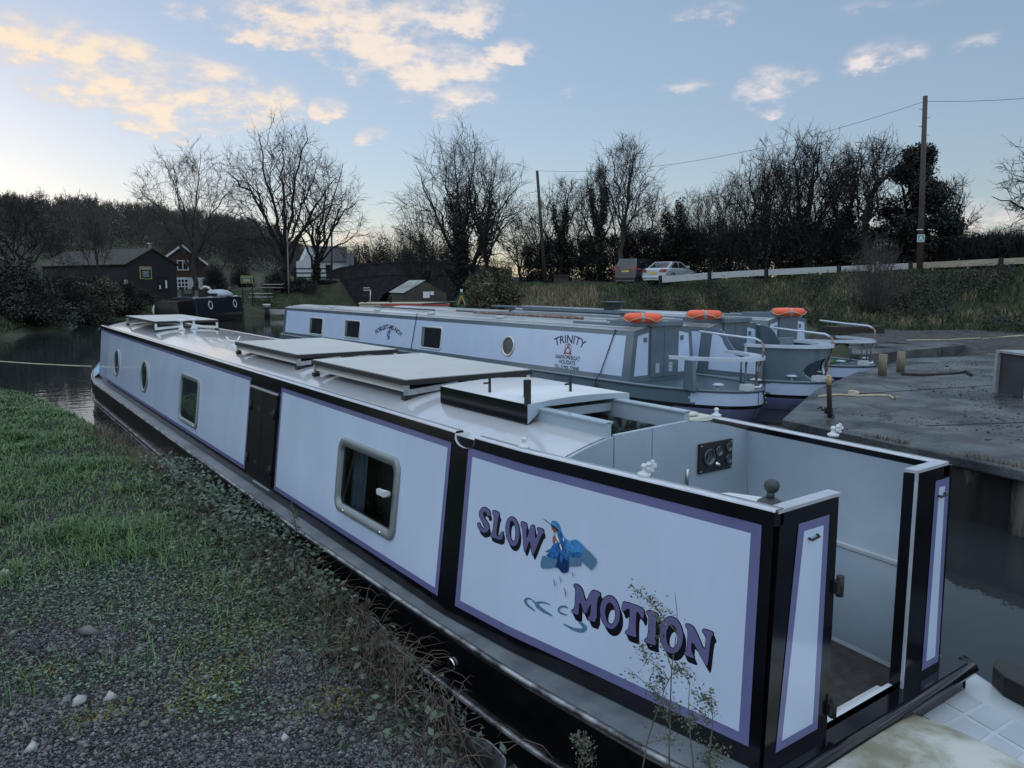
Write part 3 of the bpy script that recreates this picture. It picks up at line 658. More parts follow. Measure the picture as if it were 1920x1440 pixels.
P = zfilt(rg.uniform(-2, 1.8, 26000), 1.6+rg.beta(1.1, 2.0, 26000)*5); P = P[P[:,0] < xe(P[:,1])-.06]; P = P[rg.random(len(P)) > cover(P[:,0], P[:,1])*.9]; P = P[:7000]
kind(scatter_stones(P, np.exp(rg.normal(-4.85, .35, len(P))), 'stone_flakes', pm('slate flakes', (.03,.03,.033), rough=.5, col2=(.30,.31,.32), scale=3, island=True, thr=(.25,.85)), .25), 'stuff')
pale_st = pm('pale stone', (.34,.34,.34), rough=.6, var=.2, scale=30, bump=.3)
for i, (px, py, r) in enumerate(((152,1308,.05),(205,1300,.04),(405,1293,.032),(530,1365,.03),(380,1407,.03),(60,1395,.045),(8,1072,.05),(172,1180,.08))):
    q = atz(px, py, .67); o = scatter_stones(np.array([[q[0], q[1], float(nz_(q[0], q[1]))]]), np.array([r]), 'stone', stone if i == 7 else pale_st, .6)
    tag(o, ['larger of the two pale stones on the gravel by a grass tuft','pale rounded stone right of the larger one on the gravel','small whitish stone lying alone below the moss patch','pale chip of stone at the lower middle of the gravel','flat pale stone near the bottom edge of the gravel','pale stone at the lower left of the gravel','pale stone at the left edge by the dark earth','grey slab of stone at the upper edge of the gravel'][i], 'stone')
def leaves(P, s, name, mats, up=.5, mi=None):
    n = len(P); a = rg.normal(0, 1, (n,3)); a[:,2] = a[:,2]*(1-up); a /= np.linalg.norm(a, axis=1)[:,None]; b = rg.normal(0,1,(n,3)); b[:,2] *= (1-up); b -= a*(a*b).sum(1)[:,None]; b /= np.linalg.norm(b, axis=1)[:,None]
    nn = np.cross(a, b); s = s[:,None]
    v = np.stack([P-a*s, P+b*s*.55+nn*s*.18, P+a*s, P-b*s*.55+nn*s*.18], 1)
    return v.reshape(-1,3), (np.arange(n)[:,None]*4+np.arange(4)[None])
leafm = pm('ground ivy leaves', (.006,.022,.012), rough=.4, col2=(.15,.225,.14), scale=2, island=True, thr=(.2,.95))
x = rg.uniform(-4, 1.95, 190000); y = rg.uniform(2.2, 9.0, 190000); ok = x < xe(y)-.02; P = zfilt(x[ok], y[ok]); c = cover(P[:,0], P[:,1])
lush = np.clip((P[:,1]-5.5+(fbm(P[:,0]*1.3, P[:,1]*.9, 33)-.5)*3.0-.3*P[:,0])/.9, 0, 1)
k = (rg.random(len(P)) < c) & (rg.random(len(P)) > lush*.92); P = P[k]; P[:,2] += rg.random(len(P))**2*.05
V, Fc = leaves(P, rg.uniform(.005,.016,len(P)), '', None, .8); kind(raw('ground_cover', V, Fc, leafm), 'stuff')
moss = pm('yellow moss', (.07,.075,.012), rough=.95, col2=(.17,.15,.03), scale=12, island=True)
Ps = []
for px, py, r, nn in ((425,1090,.28,1500),(440,1180,.2,800),(420,1250,.16,500),(380,1305,.12,400),(180,1345,.1,200),(640,1300,.12,400),(90,1260,.07,150),(500,1120,.2,500)):
    q = atz(px, py, .64); t = rg.normal(0, r, (nn,2))*np.array([1,.6]); Ps.append(np.stack([q[0]+t[:,0], q[1]+t[:,1], nz_(q[0]+t[:,0], q[1]+t[:,1])+.006], -1))
Ps = np.concatenate(Ps); Ps = Ps[Ps[:,0] < xe(Ps[:,1])-.03]; V, Fc = leaves(Ps, rg.uniform(.006,.014,len(Ps)), '', None, .7); kind(raw('moss', V, Fc, moss), 'stuff')
def blades(P, h, wd, lean=.5):
    n = len(P); a = rg.uniform(0, 2*PI, n); d = np.stack([np.cos(a), np.sin(a), 0*a], 1); sd_ = np.stack([-np.sin(a), np.cos(a), 0*a], 1); l = (rg.random(n)**.7*lean)[:,None]; h = h[:,None]; wd = wd[:,None]; up = np.array([0,0,1.0])
    m1 = P+up*h*.55+d*h*l*.35; tp = P+up*h*(1-.35*l)+d*h*l*1.1
    v = np.stack([P-sd_*wd, P+sd_*wd, m1-sd_*wd*.8, m1+sd_*wd*.8, tp-sd_*wd*.12, tp+sd_*wd*.12], 1)
    f = np.stack([np.arange(n)*6+k for k in (0,1,3,2)]+[np.arange(n)*6+k for k in (2,3,5,4)], 1).reshape(n*2, 4)
    return v.reshape(-1,3), f
grassm = pm('lush grass', (.010,.045,.013), rough=.45, col2=(.14,.245,.06), scale=.9, island=True, thr=(.2,.9))
x = rg.uniform(-11, 1.95, 600000); y = 3.2+rg.random(600000)**1.15*17.2; ok = x < xe(y)-.0; P = zfilt(x[ok], y[ok], 60); D_ = P[:,:2]@FH[:2]
lush = np.clip((P[:,1]-5.3+(fbm(P[:,0]*1.3, P[:,1]*.9, 33)-.5)*3.0-.3*P[:,0])/.9, .12*(P[:,1] > 4.0), 1)
tuft = np.clip((fbm(P[:,0]*2.2, P[:,1]*2.2, 44)-.45)*5, .15, 1); k = rg.random(len(P)) < lush*(.35+.65*tuft); P = P[k]; tuft = tuft[k]; D_ = D_[k]
V, Fc = blades(P, rg.uniform(.03,.095,len(P))*(.5+.7*tuft+1.1*np.clip(fbm(P[:,0]*1.1+9, P[:,1]*1.1, 61)-.52, 0, 1)*3), .0014+.0004*D_, 1.2); kind(raw('grass', V, Fc, grassm), 'stuff')
strawm = pm('dead grass', (.05,.042,.026), rough=.8, col2=(.17,.14,.09), scale=1.4, island=True)
y = rg.uniform(2.4, 13, 5000); x = xe(y)-np.abs(rg.normal(0,.22,5000))+.03; keep = fbm(y*1.5, x*0, 55) > .42; x, y = x[keep], y[keep]; P = zfilt(x, y, 60)
V, Fc = blades(P, rg.uniform(.05,.26,len(P)), np.full(len(P), .0022), 1.4); kind(raw('dry_grass', V, Fc, strawm), 'stuff')
P = zfilt(rg.uniform(-3, 1.9, 5000), rg.uniform(2, 9, 5000)); P = P[P[:,0] < xe(P[:,1])-.02]; P = P[fbm(P[:,0]*1.7, P[:,1]*1.7, 91) > .47]; P[:,2] += .015; V, Fc = leaves(P, rg.uniform(.006,.016,len(P)), '', None, .75)
kind(raw('fallen_leaves', V, Fc, pm('dead leaves', (.02,.015,.011), rough=.8, col2=(.10,.078,.055), scale=5, island=True)), 'stuff')
bram = pm('bramble leaves', (.014,.032,.018), rough=.4, col2=(.10,.14,.085), scale=3, island=True, thr=(.2,.9))
y = np.concatenate([rg.normal(c, w_, k) for c, w_, k in ((4.9,.25,900),(6.0,.5,1700),(7.3,.5,1700),(8.6,.3,900),(3.9,.2,350),(3.2,.25,300))]); x = xe(y)-np.abs(rg.normal(0,.28,len(y)))+.08
P = np.stack([x, y, nz_(x, y)+rg.random(len(y))**1.6*np.where(y > 5.2, .34, .2)*np.clip(1.3-np.abs(xe(y)-x), .2, 1)], 1); V, Fc = leaves(P, rg.uniform(.012,.034,len(P)), '', None, .5)
kind(raw('brambles', V, Fc, bram), 'stuff')
m = MB()
for i in range(430):
    y0 = rg.uniform(2.5, 9.5) if i % 2 else rg.normal(3.7,.5); x0 = float(xe(y0))-abs(rg.normal(0,.2)); z0 = float(nz_(x0, y0)); a = rg.uniform(0, 2*PI); l = rg.uniform(.15,.5); hh = rg.uniform(.08,.35)
    m.tube([(x0+l*t*math.cos(a)*.6, y0+l*t*math.sin(a), z0+hh*math.sin(min(t*2.2, 2.6))*(.8 if t else 0)) for t in (0,.3,.6,.85,1)], [.003,.0028,.0024,.002,.0012], 3)
kind(m.build('bramble_stems', pm('dry stems', (.05,.032,.026), rough=.8, col2=(.11,.075,.055), scale=6), fix=False), 'stuff')
# tall feathery weeds in front of the lettering
def weed(px, py0, py1, X, label, seed, side=()):
    r = random.Random(seed); base = atx(px, py0, X); topz = atx(px, py1, X); H = topz[2]-base[2]
    o = thing('weed', label, 'weed', base, 0, 'tall weeds by the stern'); m = MB(); lf = []
    def stem(p, d, L_, rad, dep):
        pts = [p]; dd = np.array(d, float)
        for i in range(9):
            dd = dd+np.array([r.gauss(0,.06), r.gauss(0,.08), -.03*dep+(.02 if dep == 0 else -.05*(i > 5))]); dd /= np.linalg.norm(dd); pts.append(pts[-1]+dd*L_/9)
        m.tube(pts, list(np.linspace(rad, rad*.35, 10)), 4)
        for i in range(2 if dep == 0 else 1, 10):
            for k in range(2 if dep else 1):
                q = pts[i]; 
                for h in range(r.randint(0,3)): lf.append(q+np.array([r.gauss(0,.012), r.gauss(0,.018), r.gauss(0,.014)]))
            if dep < 2 and i > 1 and r.random() < (.6 if dep == 0 else .3):
                stem(pts[i], (r.gauss(0,.4), r.choice((-1,1))*r.uniform(.4,.9), r.uniform(.3,.9)), L_*r.uniform(.18,.38), rad*.55, dep+1)
    stem(np.zeros(3), (0, side[0] if side else 0, 1), H*1.02, .0042, 0)
    m.build('stem', pm('weed stem', (.10,.105,.075), rough=.7, var=.2), o, fix=False)
    P = np.array(lf); V, Fc = leaves(P, rg.uniform(.003,.009,len(P)), '', None, .2); raw('foliage', V, Fc, pm('weed leaves', (.03,.042,.025), rough=.6, col2=(.14,.15,.10), scale=20, island=True), o)
weed(1255, 1440, 1110, 2.02, 'tall thin weed rising in front of the last letters of MOTION', 1, (.0,))
weed(1205, 1440, 1235, 2.0, 'thin seeding weed left of the tallest one by the hull', 2)
weed(1300, 1440, 1290, 2.05, 'low feathery weed right of the tallest one by the hull', 3)
weed(1330, 1460, 1330, 2.0, 'bent dry weed in front of the left black stern pillar', 4)
weed(1085, 1445, 1375, 1.95, 'short dead weed at the bottom edge beside the hull vent', 5)
weed(553, 1010, 945, 1.98, 'single thin stalk standing in front of the grey gunwale', 6)
# ---------------------------------------------------------------- quay on the right
def qp(x, y, z): return (x, y, z)
conc = pm('wet concrete', (.016,.018,.021), rough=.55, col2=(.115,.122,.13), scale=1.1, bump=.7, bscale=22, thr=(.34,.66))
N = conc.node_tree.nodes; L = conc.node_tree.links; b = N['Principled BSDF']
ra = N.new('ShaderNodeTexNoise'); ra.inputs['Scale'].default_value = .7; ra.inputs['Detail'].default_value = 5; mr = N.new('ShaderNodeMapRange'); mr.inputs[1].default_value = .42; mr.inputs[2].default_value = .6; mr.inputs[3].default_value = .16; mr.inputs[4].default_value = .75
vo = N.new('ShaderNodeTexVoronoi'); vo.feature = 'DISTANCE_TO_EDGE'; vo.inputs['Scale'].default_value = .33; wn = N.new('ShaderNodeTexNoise'); wn.inputs['Scale'].default_value = 1.2; wn.inputs['Detail'].default_value = 6; tcc = N.new('ShaderNodeTexCoord'); av = N.new('ShaderNodeVectorMath'); av.operation = 'ADD'
L.new(tcc.outputs['Object'], ra.inputs[0]); L.new(tcc.outputs['Object'], wn.inputs[0]); L.new(tcc.outputs['Object'], av.inputs[0]); L.new(wn.outputs['Color'], av.inputs[1]); L.new(av.outputs[0], vo.inputs['Vector'])
L.new(ra.outputs['Fac'], mr.inputs[0]); L.new(mr.outputs[0], b.inputs['Roughness'])
ck = N.new('ShaderNodeMapRange'); ck.inputs[1].default_value = .0; ck.inputs[2].default_value = .018; ck.inputs[3].default_value = .25; ck.inputs[4].default_value = 1; L.new(vo.outputs['Distance'], ck.inputs[0])
fn_ = N.new('ShaderNodeTexNoise'); fn_.inputs['Scale'].default_value = 60; fn_.inputs['Detail'].default_value = 3; L.new(tcc.outputs['Object'], fn_.inputs[0]); fm_ = N.new('ShaderNodeMapRange'); fm_.inputs[1].default_value = .3; fm_.inputs[2].default_value = .7; fm_.inputs[3].default_value = .55; fm_.inputs[4].default_value = 1.35; L.new(fn_.outputs['Fac'], fm_.inputs[0])
k1 = N.new('ShaderNodeMath'); k1.operation = 'MULTIPLY'; L.new(ck.outputs[0], k1.inputs[0]); L.new(fm_.outputs[0], k1.inputs[1]); vm = N.new('ShaderNodeVectorMath'); vm.operation = 'SCALE'; L.new(N['Color Ramp'].outputs[0], vm.inputs[0]); L.new(k1.outputs[0], vm.inputs['Scale']); L.new(vm.outputs[0], b.inputs['Base Color'])
Q = [(9.72,6.72),(9.18,3.7),(8.5,-1.0),(30,-1.0),tuple(atz(1990,662,.75)[:2]),tuple(atz(1930,655,.75)[:2]),tuple(atz(1800,668,.75)[:2]),tuple(atz(1700,672,.75)[:2]),(15.9,9.26),(12.95,8.26)]
m = MB(); m.prism(Q, lambda a, b, w: (a, b, w), .62, .75); m.build
kind(m.build('quay', conc, bevel=.02), 'structure')
m = MB()   # steel piling under the near edge, and plain wall under the rest
e0, e1 = np.array([9.76,6.66]), np.array([8.55,-1.0]); L_ = np.linalg.norm(e1-e0); d = (e1-e0)/L_; nn = np.array([-d[1], d[0]]); nn = nn if nn[0] < 0 else -nn
m.grid(lambda t, z: (*(e0+d*t-nn*.06+nn*.10*math.tanh(3*math.sin(t*2*PI/.8))), z), np.linspace(0, L_, 240), [-.8,-.05,.2,.45,.64], sm=True)
for a, b in zip(Q[6:]+Q[:1], Q[7:]+Q[:1]): m.face([(a[0]+.1,a[1]-.15,-.8),(b[0]+.1,b[1]-.15,-.8),(b[0]+.1,b[1]-.15,.64),(a[0]+.1,a[1]-.15,.64)])
kind(m.build('quay_wall', pm('stained piling', (.012,.012,.013), rough=.7, col2=(.20,.20,.17), scale=2.6, stretch=(1,1,.3), bump=.4, thr=(.5,.72))), 'structure')
m = MB()
for a, b in (((10.9,5.2),(14.6,3.4)),((12.5,7.6),(18.8,5.9)),((14.6,3.4),(19,2.5))):
    a = np.array(a); b = np.array(b); d = b-a; n_ = np.array([-d[1], d[0]])/np.linalg.norm(d)*.025; m.face([(*(a+n_),.754),(*(b+n_),.754),(*(b-n_),.754),(*(a-n_),.754)])
kind(m.build('quay_joint', pm('joint dirt', (.012,.012,.012), rough=.9)), 'structure')
m = MB(); S2 = [atz(1600,668,.7),atz(1810,648,.7),atz(1780,630,.7),atz(1590,650,.7)]; m.prism([(q[0],q[1]) for q in S2], lambda a, b, w: (a, b, w), .3, .72); kind(m.build('slipway', conc), 'structure')
yp, yd = np.linspace(1545, 2300, 60), np.linspace(0, 1, 30); YP, YT = np.meshgrid(yp, yd, indexing='ij'); near_ = np.interp(YP, [1545,1580,1700,1900,2300], [28.2,27.7,25.2,22.2,20.5]); far_ = np.interp(YP, [1545,1580,1700,1900,2300], [36,35,32.5,30,27.5]); YD = near_+(far_-near_)*YT
YZ = ground(YP, YD)+.03; T = (YP-960)/F*math.cos(PITCH); V = np.stack([FH[0]*YD+CR[0]*T*YD, FH[1]*YD+CR[1]*T*YD, YZ], -1).reshape(-1,3); I, J = np.meshgrid(np.arange(59), np.arange(29), indexing='ij'); a = (I*30+J).ravel()
kind(raw('yard', V, np.stack([a, a+30, a+31, a+1], 1), pm('dark yard gravel', (.014,.014,.015), rough=.9, col2=(.06,.06,.062), scale=3.5, bump=.8, bscale=30), smooth=True), 'structure')
gq = np.random.default_rng(15); U = gq.random((9000,2)); A4 = [np.array(q) for q in (Q[0], Q[2], (24.0,-1.0), tuple(atz(1800,668,.75)[:2]))]; XY = (1-U[:,1:])*((1-U[:,:1])*A4[0]+U[:,:1]*A4[1])+U[:,1:]*((1-U[:,:1])*A4[3]+U[:,:1]*A4[2])
kq = fbm(XY[:,0]*.6, XY[:,1]*.6, 12) > .46; XY = XY[kq]; P = np.column_stack([XY, np.full(len(XY), .752)]); kind(scatter_stones(P, np.exp(gq.normal(-4.5,.5,len(P))), 'quay_grit', stone, .5), 'stuff')
e0_, e1_ = np.array(Q[0]), np.array(Q[2]); t = gq.random(1500); t = t[fbm(t*14, t*0, 8) > .5]; P = np.column_stack([e0_[0]+(e1_[0]-e0_[0])*t+gq.normal(.03,.03,len(t)), e0_[1]+(e1_[1]-e0_[1])*t, np.full(len(t), .745)]); V, Fc = blades(P, gq.uniform(.02,.10,len(P)), np.full(len(P), .004), 1.2); kind(raw('quay_weeds', V, Fc, strawm), 'stuff')
def post(px, py, ptop, label, r=.06, mat=None, capm=None, lean=(0,0), name='post'):
    b_ = atz(px, py, .75); h = (py-ptop)/F*np.dot(b_-CAM, CF); o = thing(name, label, 'post', b_); m = MB()
    m.tube([(0,0,-.0),(lean[0],lean[1],h)], r, 10); m.build('shaft', mat, o)
    if capm: m = MB(); m.tube([(lean[0]*.78,lean[1]*.78,h*.78),(lean[0]*1.01,lean[1]*1.01,h*1.01)], r*1.08, 10); m.build('cap', capm, o)
    return o
rust = pm('rusty steel', (.05,.028,.022), rough=.8, col2=(.018,.014,.013), scale=12, bump=.3); wood = pm('weathered timber', (.19,.155,.11), rough=.8, var=.35, scale=9, stretch=(6,6,.6), bump=.4)
o = post(1556, 783, 703, 'rusty leaning mooring post with a pale worn top on the concrete quay', .035, rust, pm('worn yellow top', (.34,.27,.14), rough=.7, var=.3), (-.09,.0), 'mooring_post')
rope = pm('dark rope', (.02,.02,.024), rough=.9, var=.4); prope = pm('pale rope', (.42,.38,.27), rough=.9, var=.2)
pb = atz(1553, 780, .75); m = MB()
for k in range(3): m.tube([pb+np.array([.05*math.cos(t), .05*math.sin(t), .05+.03*k+.01*math.sin(3*t)]) for t in np.linspace(0, 2*PI, 14)], .014, 5)
m.tube([pb+np.array(q) for q in ((-.05,0,.09),(-.14,.02,.1),(-.2,0,.16),(-.24,.03,.13))], .013, 5); m.tube([pb+np.array(q) for q in ((0,-.05,.05),(-.1,-.16,.02),(-.24,-.2,.0),(-.3,-.24,-.14))], .013, 5)
tag(m.build('mooring_rope', rope), 'dark rope knotted round the rusty mooring post', 'rope')
m = MB(); m.tube([atz(x_, y_, .765) for x_, y_ in ((1535,743),(1570,740),(1610,742),(1640,741),(1668,742),(1676,748),(1682,744))], .022, 5)
m.tube([atz(1600,739,.77+.0)+np.array([.1*math.cos(t), .07*math.sin(t), .03*t/6]) for t in np.linspace(0, 9, 24)], .022, 5)
tag(m.build('pale_rope', prope), 'pale rope lying loose across the concrete quay', 'rope')
m = MB(); m.tube([atz(x_, y_, .77) for x_, y_ in ((1690,702),(1740,703),(1790,700),(1812,697),(1822,704))], .035, 5); tag(m.build('black_hose', rope), 'black rope stretched along the quay behind the wooden posts', 'rope')
m = MB(); m.tube([atz(x_, y_, .8+(.35 if x_ > 1800 else 0)) for x_, y_ in ((1700,638),(1780,637),(1840,634),(1890,631),(1990,624))], .022, 5); tag(m.build('yellow_rope', prope), 'long yellowish rope running over the dark earth to the right', 'rope')
post(1654, 704, 664, 'left of two pale wooden posts at the green stern deck', .085, wood, None, name='wooden_post'); post(1688, 697, 659, 'right of two pale wooden posts beside the green stern deck', .085, wood, None, name='wooden_post')
b0 = atz(1868, 735, .75); o = thing('cabinet', 'dark grey box with pale edges standing on the quay at the right edge', 'box', b0, -YAW); H_ = (735-656)/F*np.dot(b0-CAM, CF)
m = MB(); m.box((0,-.8,0), (1.5,0,H_-.05)); m.build('body', pm('dark panel', (.035,.037,.04), rough=.6, var=.3, scale=3), o); m = MB(); m.box((-.05,-.86,H_-.04), (1.55,.04,H_)); m.box((-.03,-.83,0), (.02,-.79,H_-.04)); m.box((-.06,-.05,0), (.0,.03,H_-.06)); m.build('edging', pm('pale edging', (.26,.27,.28), rough=.5, var=.15), o)
o = thing('timber_stack', 'stack of dark old timbers lying on the earth behind the boats', 'timber', gpt(1600, 31), math.radians(-20))
for k in range(6): m = MB(); m.box((-1.3+.1*(k % 2),.32*(k//2)-.5,.16*(k % 2)), (1.2+.15*(k//2),.32*(k//2)-.22,.16*(k % 2)+.15)); m.build('beam', pm('old beam', (.03,.027,.024), rough=.9, var=.4, stretch=(.6,6,6), scale=6, bump=.4), o)
# ================================================================ hire boats moored stern-on to the quay
bgrey = pm('blue grey paint', (.105,.145,.18), rough=.22, var=.08, coat=.4, scale=2)
bgdark = pm('dark blue grey deck', (.05,.078,.10), rough=.4, var=.2, scale=6, bump=.1)
hpale = pm('hire boat pale blue', (.51,.60,.77), rough=.2, var=.03, coat=.4, scale=2)
hroof = pm('pale hire boat roof', (.42,.44,.46), rough=.3, var=.08, coat=.3, scale=3, bump=.05, bscale=3)
whitep = pm('white gloss paint', (.50,.56,.66), rough=.25, var=.04, coat=.3)
navy = pm('navy lettering', (.012,.016,.05), rough=.3); redp = pm('red lettering', (.42,.05,.04), rough=.3); bluep = pm('blue lettering', (.03,.08,.32), rough=.3)
orange = pm('orange ring cover', (.80,.10,.035), rough=.45, var=.1, scale=8, bump=.1, bscale=30); reflect = pm('grey reflective tape', (.30,.32,.34), rough=.35)
copper = pm('tarnished copper', (.16,.07,.045), rough=.4, metal=.5, col2=(.30,.24,.22), scale=9, thr=(.45,.6))
silverframe = pm('brushed window frame', (.58,.58,.55), rough=.3, metal=.5, var=.08)
def text_mesh(s, size, bold=0.0):
    cu = bpy.data.curves.new('t', 'FONT'); cu.body = s; cu.size = size; cu.resolution_u = 3; cu.offset = bold; cu.align_x = 'CENTER'
    ob = bpy.data.objects.new('t', cu); COL.objects.link(ob); bpy.context.view_layer.update()
    me = bpy.data.meshes.new_from_object(ob.evaluated_get(bpy.context.evaluated_depsgraph_get()))
    v = [(q.co.x, q.co.y) for q in me.vertices]; f = [list(p.vertices) for p in me.polygons]
    bpy.data.objects.remove(ob); bpy.data.curves.remove(cu); bpy.data.meshes.remove(me); return v, f
def put_text(s, size, fn, mat, parent, name='lettering', wid=None, arc=0, bold=0.0, off=None):
    v, f = text_mesh(s, size, bold); us = [q[0] for q in v]; k = 1.0 if not wid else wid/(max(us)-min(us)); m = MB()
    for a, b in v:
        a *= k
        if arc: t = a/arc; a, b = (arc+b)*math.sin(t), (arc+b)*math.cos(t)-arc
        m.p(fn(a, b))
    m.f = f; m.m = [0]*len(f); m.s = [False]*len(f)
    return m.build(name, mat, parent, off, fix=False)
HANG = math.radians(2.3)
def HS(y, z, e=0.0, sg=-1): return (sg*((1.08-.14*(z-.64)/1.04)+e), y, z)
def hire_boat(label, wx, wy, L_, bulwark=False, mat_green=False, seed=0, ang=HANG):
    b = thing('hire_narrowboat', label, 'narrowboat', (wx, wy, 0), ang, 'blue grey hire narrowboats moored stern-on to the quay')
    BE = lambda y: 1.18*max(0.0, 1-(y/-2.45)**2)**.5 if y < 0 else (1.18 if y < L_-.2 else 1.18*max(.02, 1-((y-L_+.2)/2.3)**1.7))
    ysl = [-2.45*math.sin(t) for t in np.linspace(PI/2, 0, 30)]+list(np.linspace(.3, L_-.2, 14))+list(np.linspace(L_, L_+2.1, 8)); zsl = [-.15, .02, .13, .22, .27, .31]+list(np.linspace(.34, .6, 8))
    def mf(y, z):
        if z > .335: return 1 if (y < -1.5 and ((y+1.5) < -.13 or True) and (abs(z-.47) < .135*min(1, math.sqrt(max(0, (-1.5-y)/.15)))+.0)) else 0
        if z > .27: return 2
        return 3 if y < -1.2 else 2
    ys2 = sorted(set(ysl+list(np.linspace(-1.8, -1.2, 14))))
    m = MB()
    for sg in (-1, 1): m.grid(lambda y, z: (sg*max(BE(y)-.12*max(0, (.3-z)/.45)**2, .01), y+(.25*max(0,(.3-z)/.45) if y < -1 else 0), z), ys2, zsl, mf)
    m.build('hull', [bgrey, hpale, hullblack, pm('pale lavender hull', (.19,.20,.36), rough=.25, coat=.3)], b)
    m = MB(); m.grid(lambda y, u: (u*BE(y)*.985, y, .61), ysl, np.linspace(-1, 1, 5)); m.build('deck', bgdark, b)
    m = MB()
    rim = [(-BE(y), y, .625) for y in ysl[::-1] if y < L_]+[(BE(y), y, .625) for y in ysl if y < L_]; m.tube(rim, .035, 6); m.build('gunwale_rim', bgrey, b)
    m = MB()
    for sg in (-1, 1): m.grid(lambda y, z: HS(y, z, 0, sg), [0, L_], [.61, 1.2, 1.70])
    for y in (0, L_): m.face([HS(y,.61),HS(y,1.7),(-.45,y,1.79),(0,y,1.81),(.45,y,1.79),HS(y,1.7,0,1),HS(y,.61,0,1)])
    m.build('cabin', bgrey, b)
    for sg in (-1, 1): m = MB(); m.grid(lambda y, z: HS(y, z, .004, sg), list(np.linspace(.22, L_-.25, 6)), [.735, 1.60]); m.build('side_panel', hpale, b)
    m = MB(); m.grid(lambda y, u: (u*.945, y, 1.705+.11*(1-abs(u)**2)), [-.01, L_*.5, L_+.02], np.linspace(-1, 1, 11), sm=True); m.build('roof', hroof, b)
    m = MB()
    for sg in (-1, 1): m.tube([(sg*.84, .1, 1.76), (sg*.84, L_-.2, 1.76)], .02, 6)
    m.build('handrail', hroof, b)
    for sg in (-1, 1):
        m = MB(); Qd = [(sg*.93,.74),(sg*.50,.74),(sg*.50,1.66),(sg*.83,1.60)]; m.face([(a, -.005, z) for a, z in Qd]); m.build('back_panel', hpale, b)
        m = MB(); m.box((sg*.6-.05,-.02,1.46), (sg*.6+.05,-.004,1.56)); m.build('vent', bgrey, b)
    for x0 in (-.43, .0):
        m = MB(); m.box((x0,-.03,.68), (x0+.42,-.002,1.86)); d = m.build('cabin_door', bgrey, b, bevel=.006)
        m = MB()
        for k in range(7): m.box((x0+.15,-.036,.78+.03*k), (x0+.27,-.029,.80+.03*k))
        m.build('louvre', whitep, d)
    m = MB(); m.box((-.52,-.12,1.79), (.52,1.15,1.90)); hb_ = m.build('sliding_hatch', bgrey, b, bevel=.012); m = MB()
    for sg in (-1, 1): m.box((sg*.56-.03,0,1.74), (sg*.56+.03,2.3,1.83))
    m.build('hatch_runner', bgrey, b)
    # stern rail on posts, or a solid bulwark
    th = np.linspace(math.radians(-64), math.radians(64), 25)
    RP_ = lambda t, k, z: (1.18*k*math.sin(t), -2.45*k*math.cos(t), z)
    ztop = 1.40 if bulwark else 1.27
    m = MB()
    for a, c in zip(th, th[1:]):
        for (k0, z0), (k1, z1) in (((.86,ztop),(1.0,ztop)),((1.0,ztop),(1.0,ztop-.06)),((1.0,ztop-.06),(.86,ztop-.06)),((.86,ztop-.06),(.86,ztop))):
            m.face([RP_(a,k0,z0), RP_(c,k0,z0), RP_(c,k1,z1), RP_(a,k1,z1)])
    for t in (th[0], th[-1]): m.face([RP_(t,.86,ztop), RP_(t,1,ztop), RP_(t,1,ztop-.06), RP_(t,.86,ztop-.06)])
    m.build('stern_rail', whitep, b)
    if bulwark:
        m = MB(); tt = np.linspace(th[0], th[-1], 70); zz = np.linspace(.62, 1.36, 24)
        hole = lambda t, z: ((t-.05)/.48)**2+((z-.86)/.27)**2 < 1
        m.grid(lambda t, z: RP_(t, .96, z), tt, zz, 0, True, skip=hole); m.grid(lambda t, z: RP_(t, .91, z), tt, zz, 1, True, skip=hole); m.build('stern_bulwark', [bgrey, bgdark], b)  # inner face darker: shade inside the bulwark put into the colour
        m = MB(); q = [(RP_(.05+.48*math.cos(a), .935, .86+.27*math.sin(a))) for a in np.linspace(0, 2*PI, 30, endpoint=False)]; m.tube(q, .03, 6, closed=True); m.build('bulwark_edge', whitep, b)
        m = MB(); m.box((-1.03,-1.08,.63), (-.99,-1.03,1.38)); m.build('bulwark_post', whitep, b)
        for sg in (-1, 1):
            top = [(0,1.70),(-.2,1.70),(-.42,1.62),(-.55,1.42),(-.7,1.27),(-.95,1.2),(-1.35,1.17),(-1.47,1.10),(-1.5,.95)]
            m = MB(); m.prism([(0,.62)]+smooth(top, 1, False)+[(-1.52,.62)], lambda y, z, w: HS(y, z, w, sg), -.03, .0); q = m.build('side_bulwark', bgrey, b)
            m = MB(); tp = [(-.1,1.57),(-.24,1.56),(-.36,1.5),(-.47,1.33),(-.64,1.17),(-.95,1.09),(-1.34,1.06),(-1.4,.9)]; m.poly([[(-.1,.76)]+tp+[(-1.4,.76)]], lambda y, z: HS(y, z, .004, sg)); m.build('bulwark_panel', hpale, q, fix=False)
        m = MB(); m.box((-.62,-1.75,.62), (-.28,-1.62,1.55)); m.build('steering_column', bgrey, b, bevel=.01)
    else:
        for t in (-.15, .45, .9):
            m = MB(); m.tube([RP_(t,.93,.62), RP_(t,.93,1.22)], .022, 6); m.build('rail_post', bgrey, b)
        m = MB(); m.prism([(-.16,.62),(.16,.62),(.13,1.22),(-.10,1.22)], lambda a, z, w: (-1.0+w+.18*(a+.1), -1.55+a, z), -.05, .05); m.build('steering_column', bgrey, b, bevel=.008)
    if mat_green: m = MB(); m.box((-.8,-1.5,.615), (.7,-.35,.64)); m.build('green_matting', pm('artificial turf', (.02,.075,.025), rough=.95, var=.4, scale=30, bump=.6, bscale=90), b)
    tl = MB(); tl.tube([(.05,-2.3,.66),(.10,-2.34,.9),(.22,-2.36,1.25),(.30,-2.32,1.5),(.30,-2.25,1.58)], .024, 8); tl.tube([(.05,-2.3,.60),(.05,-2.3,.7)], .06, 10); tl.build('tiller_neck', copper, b)
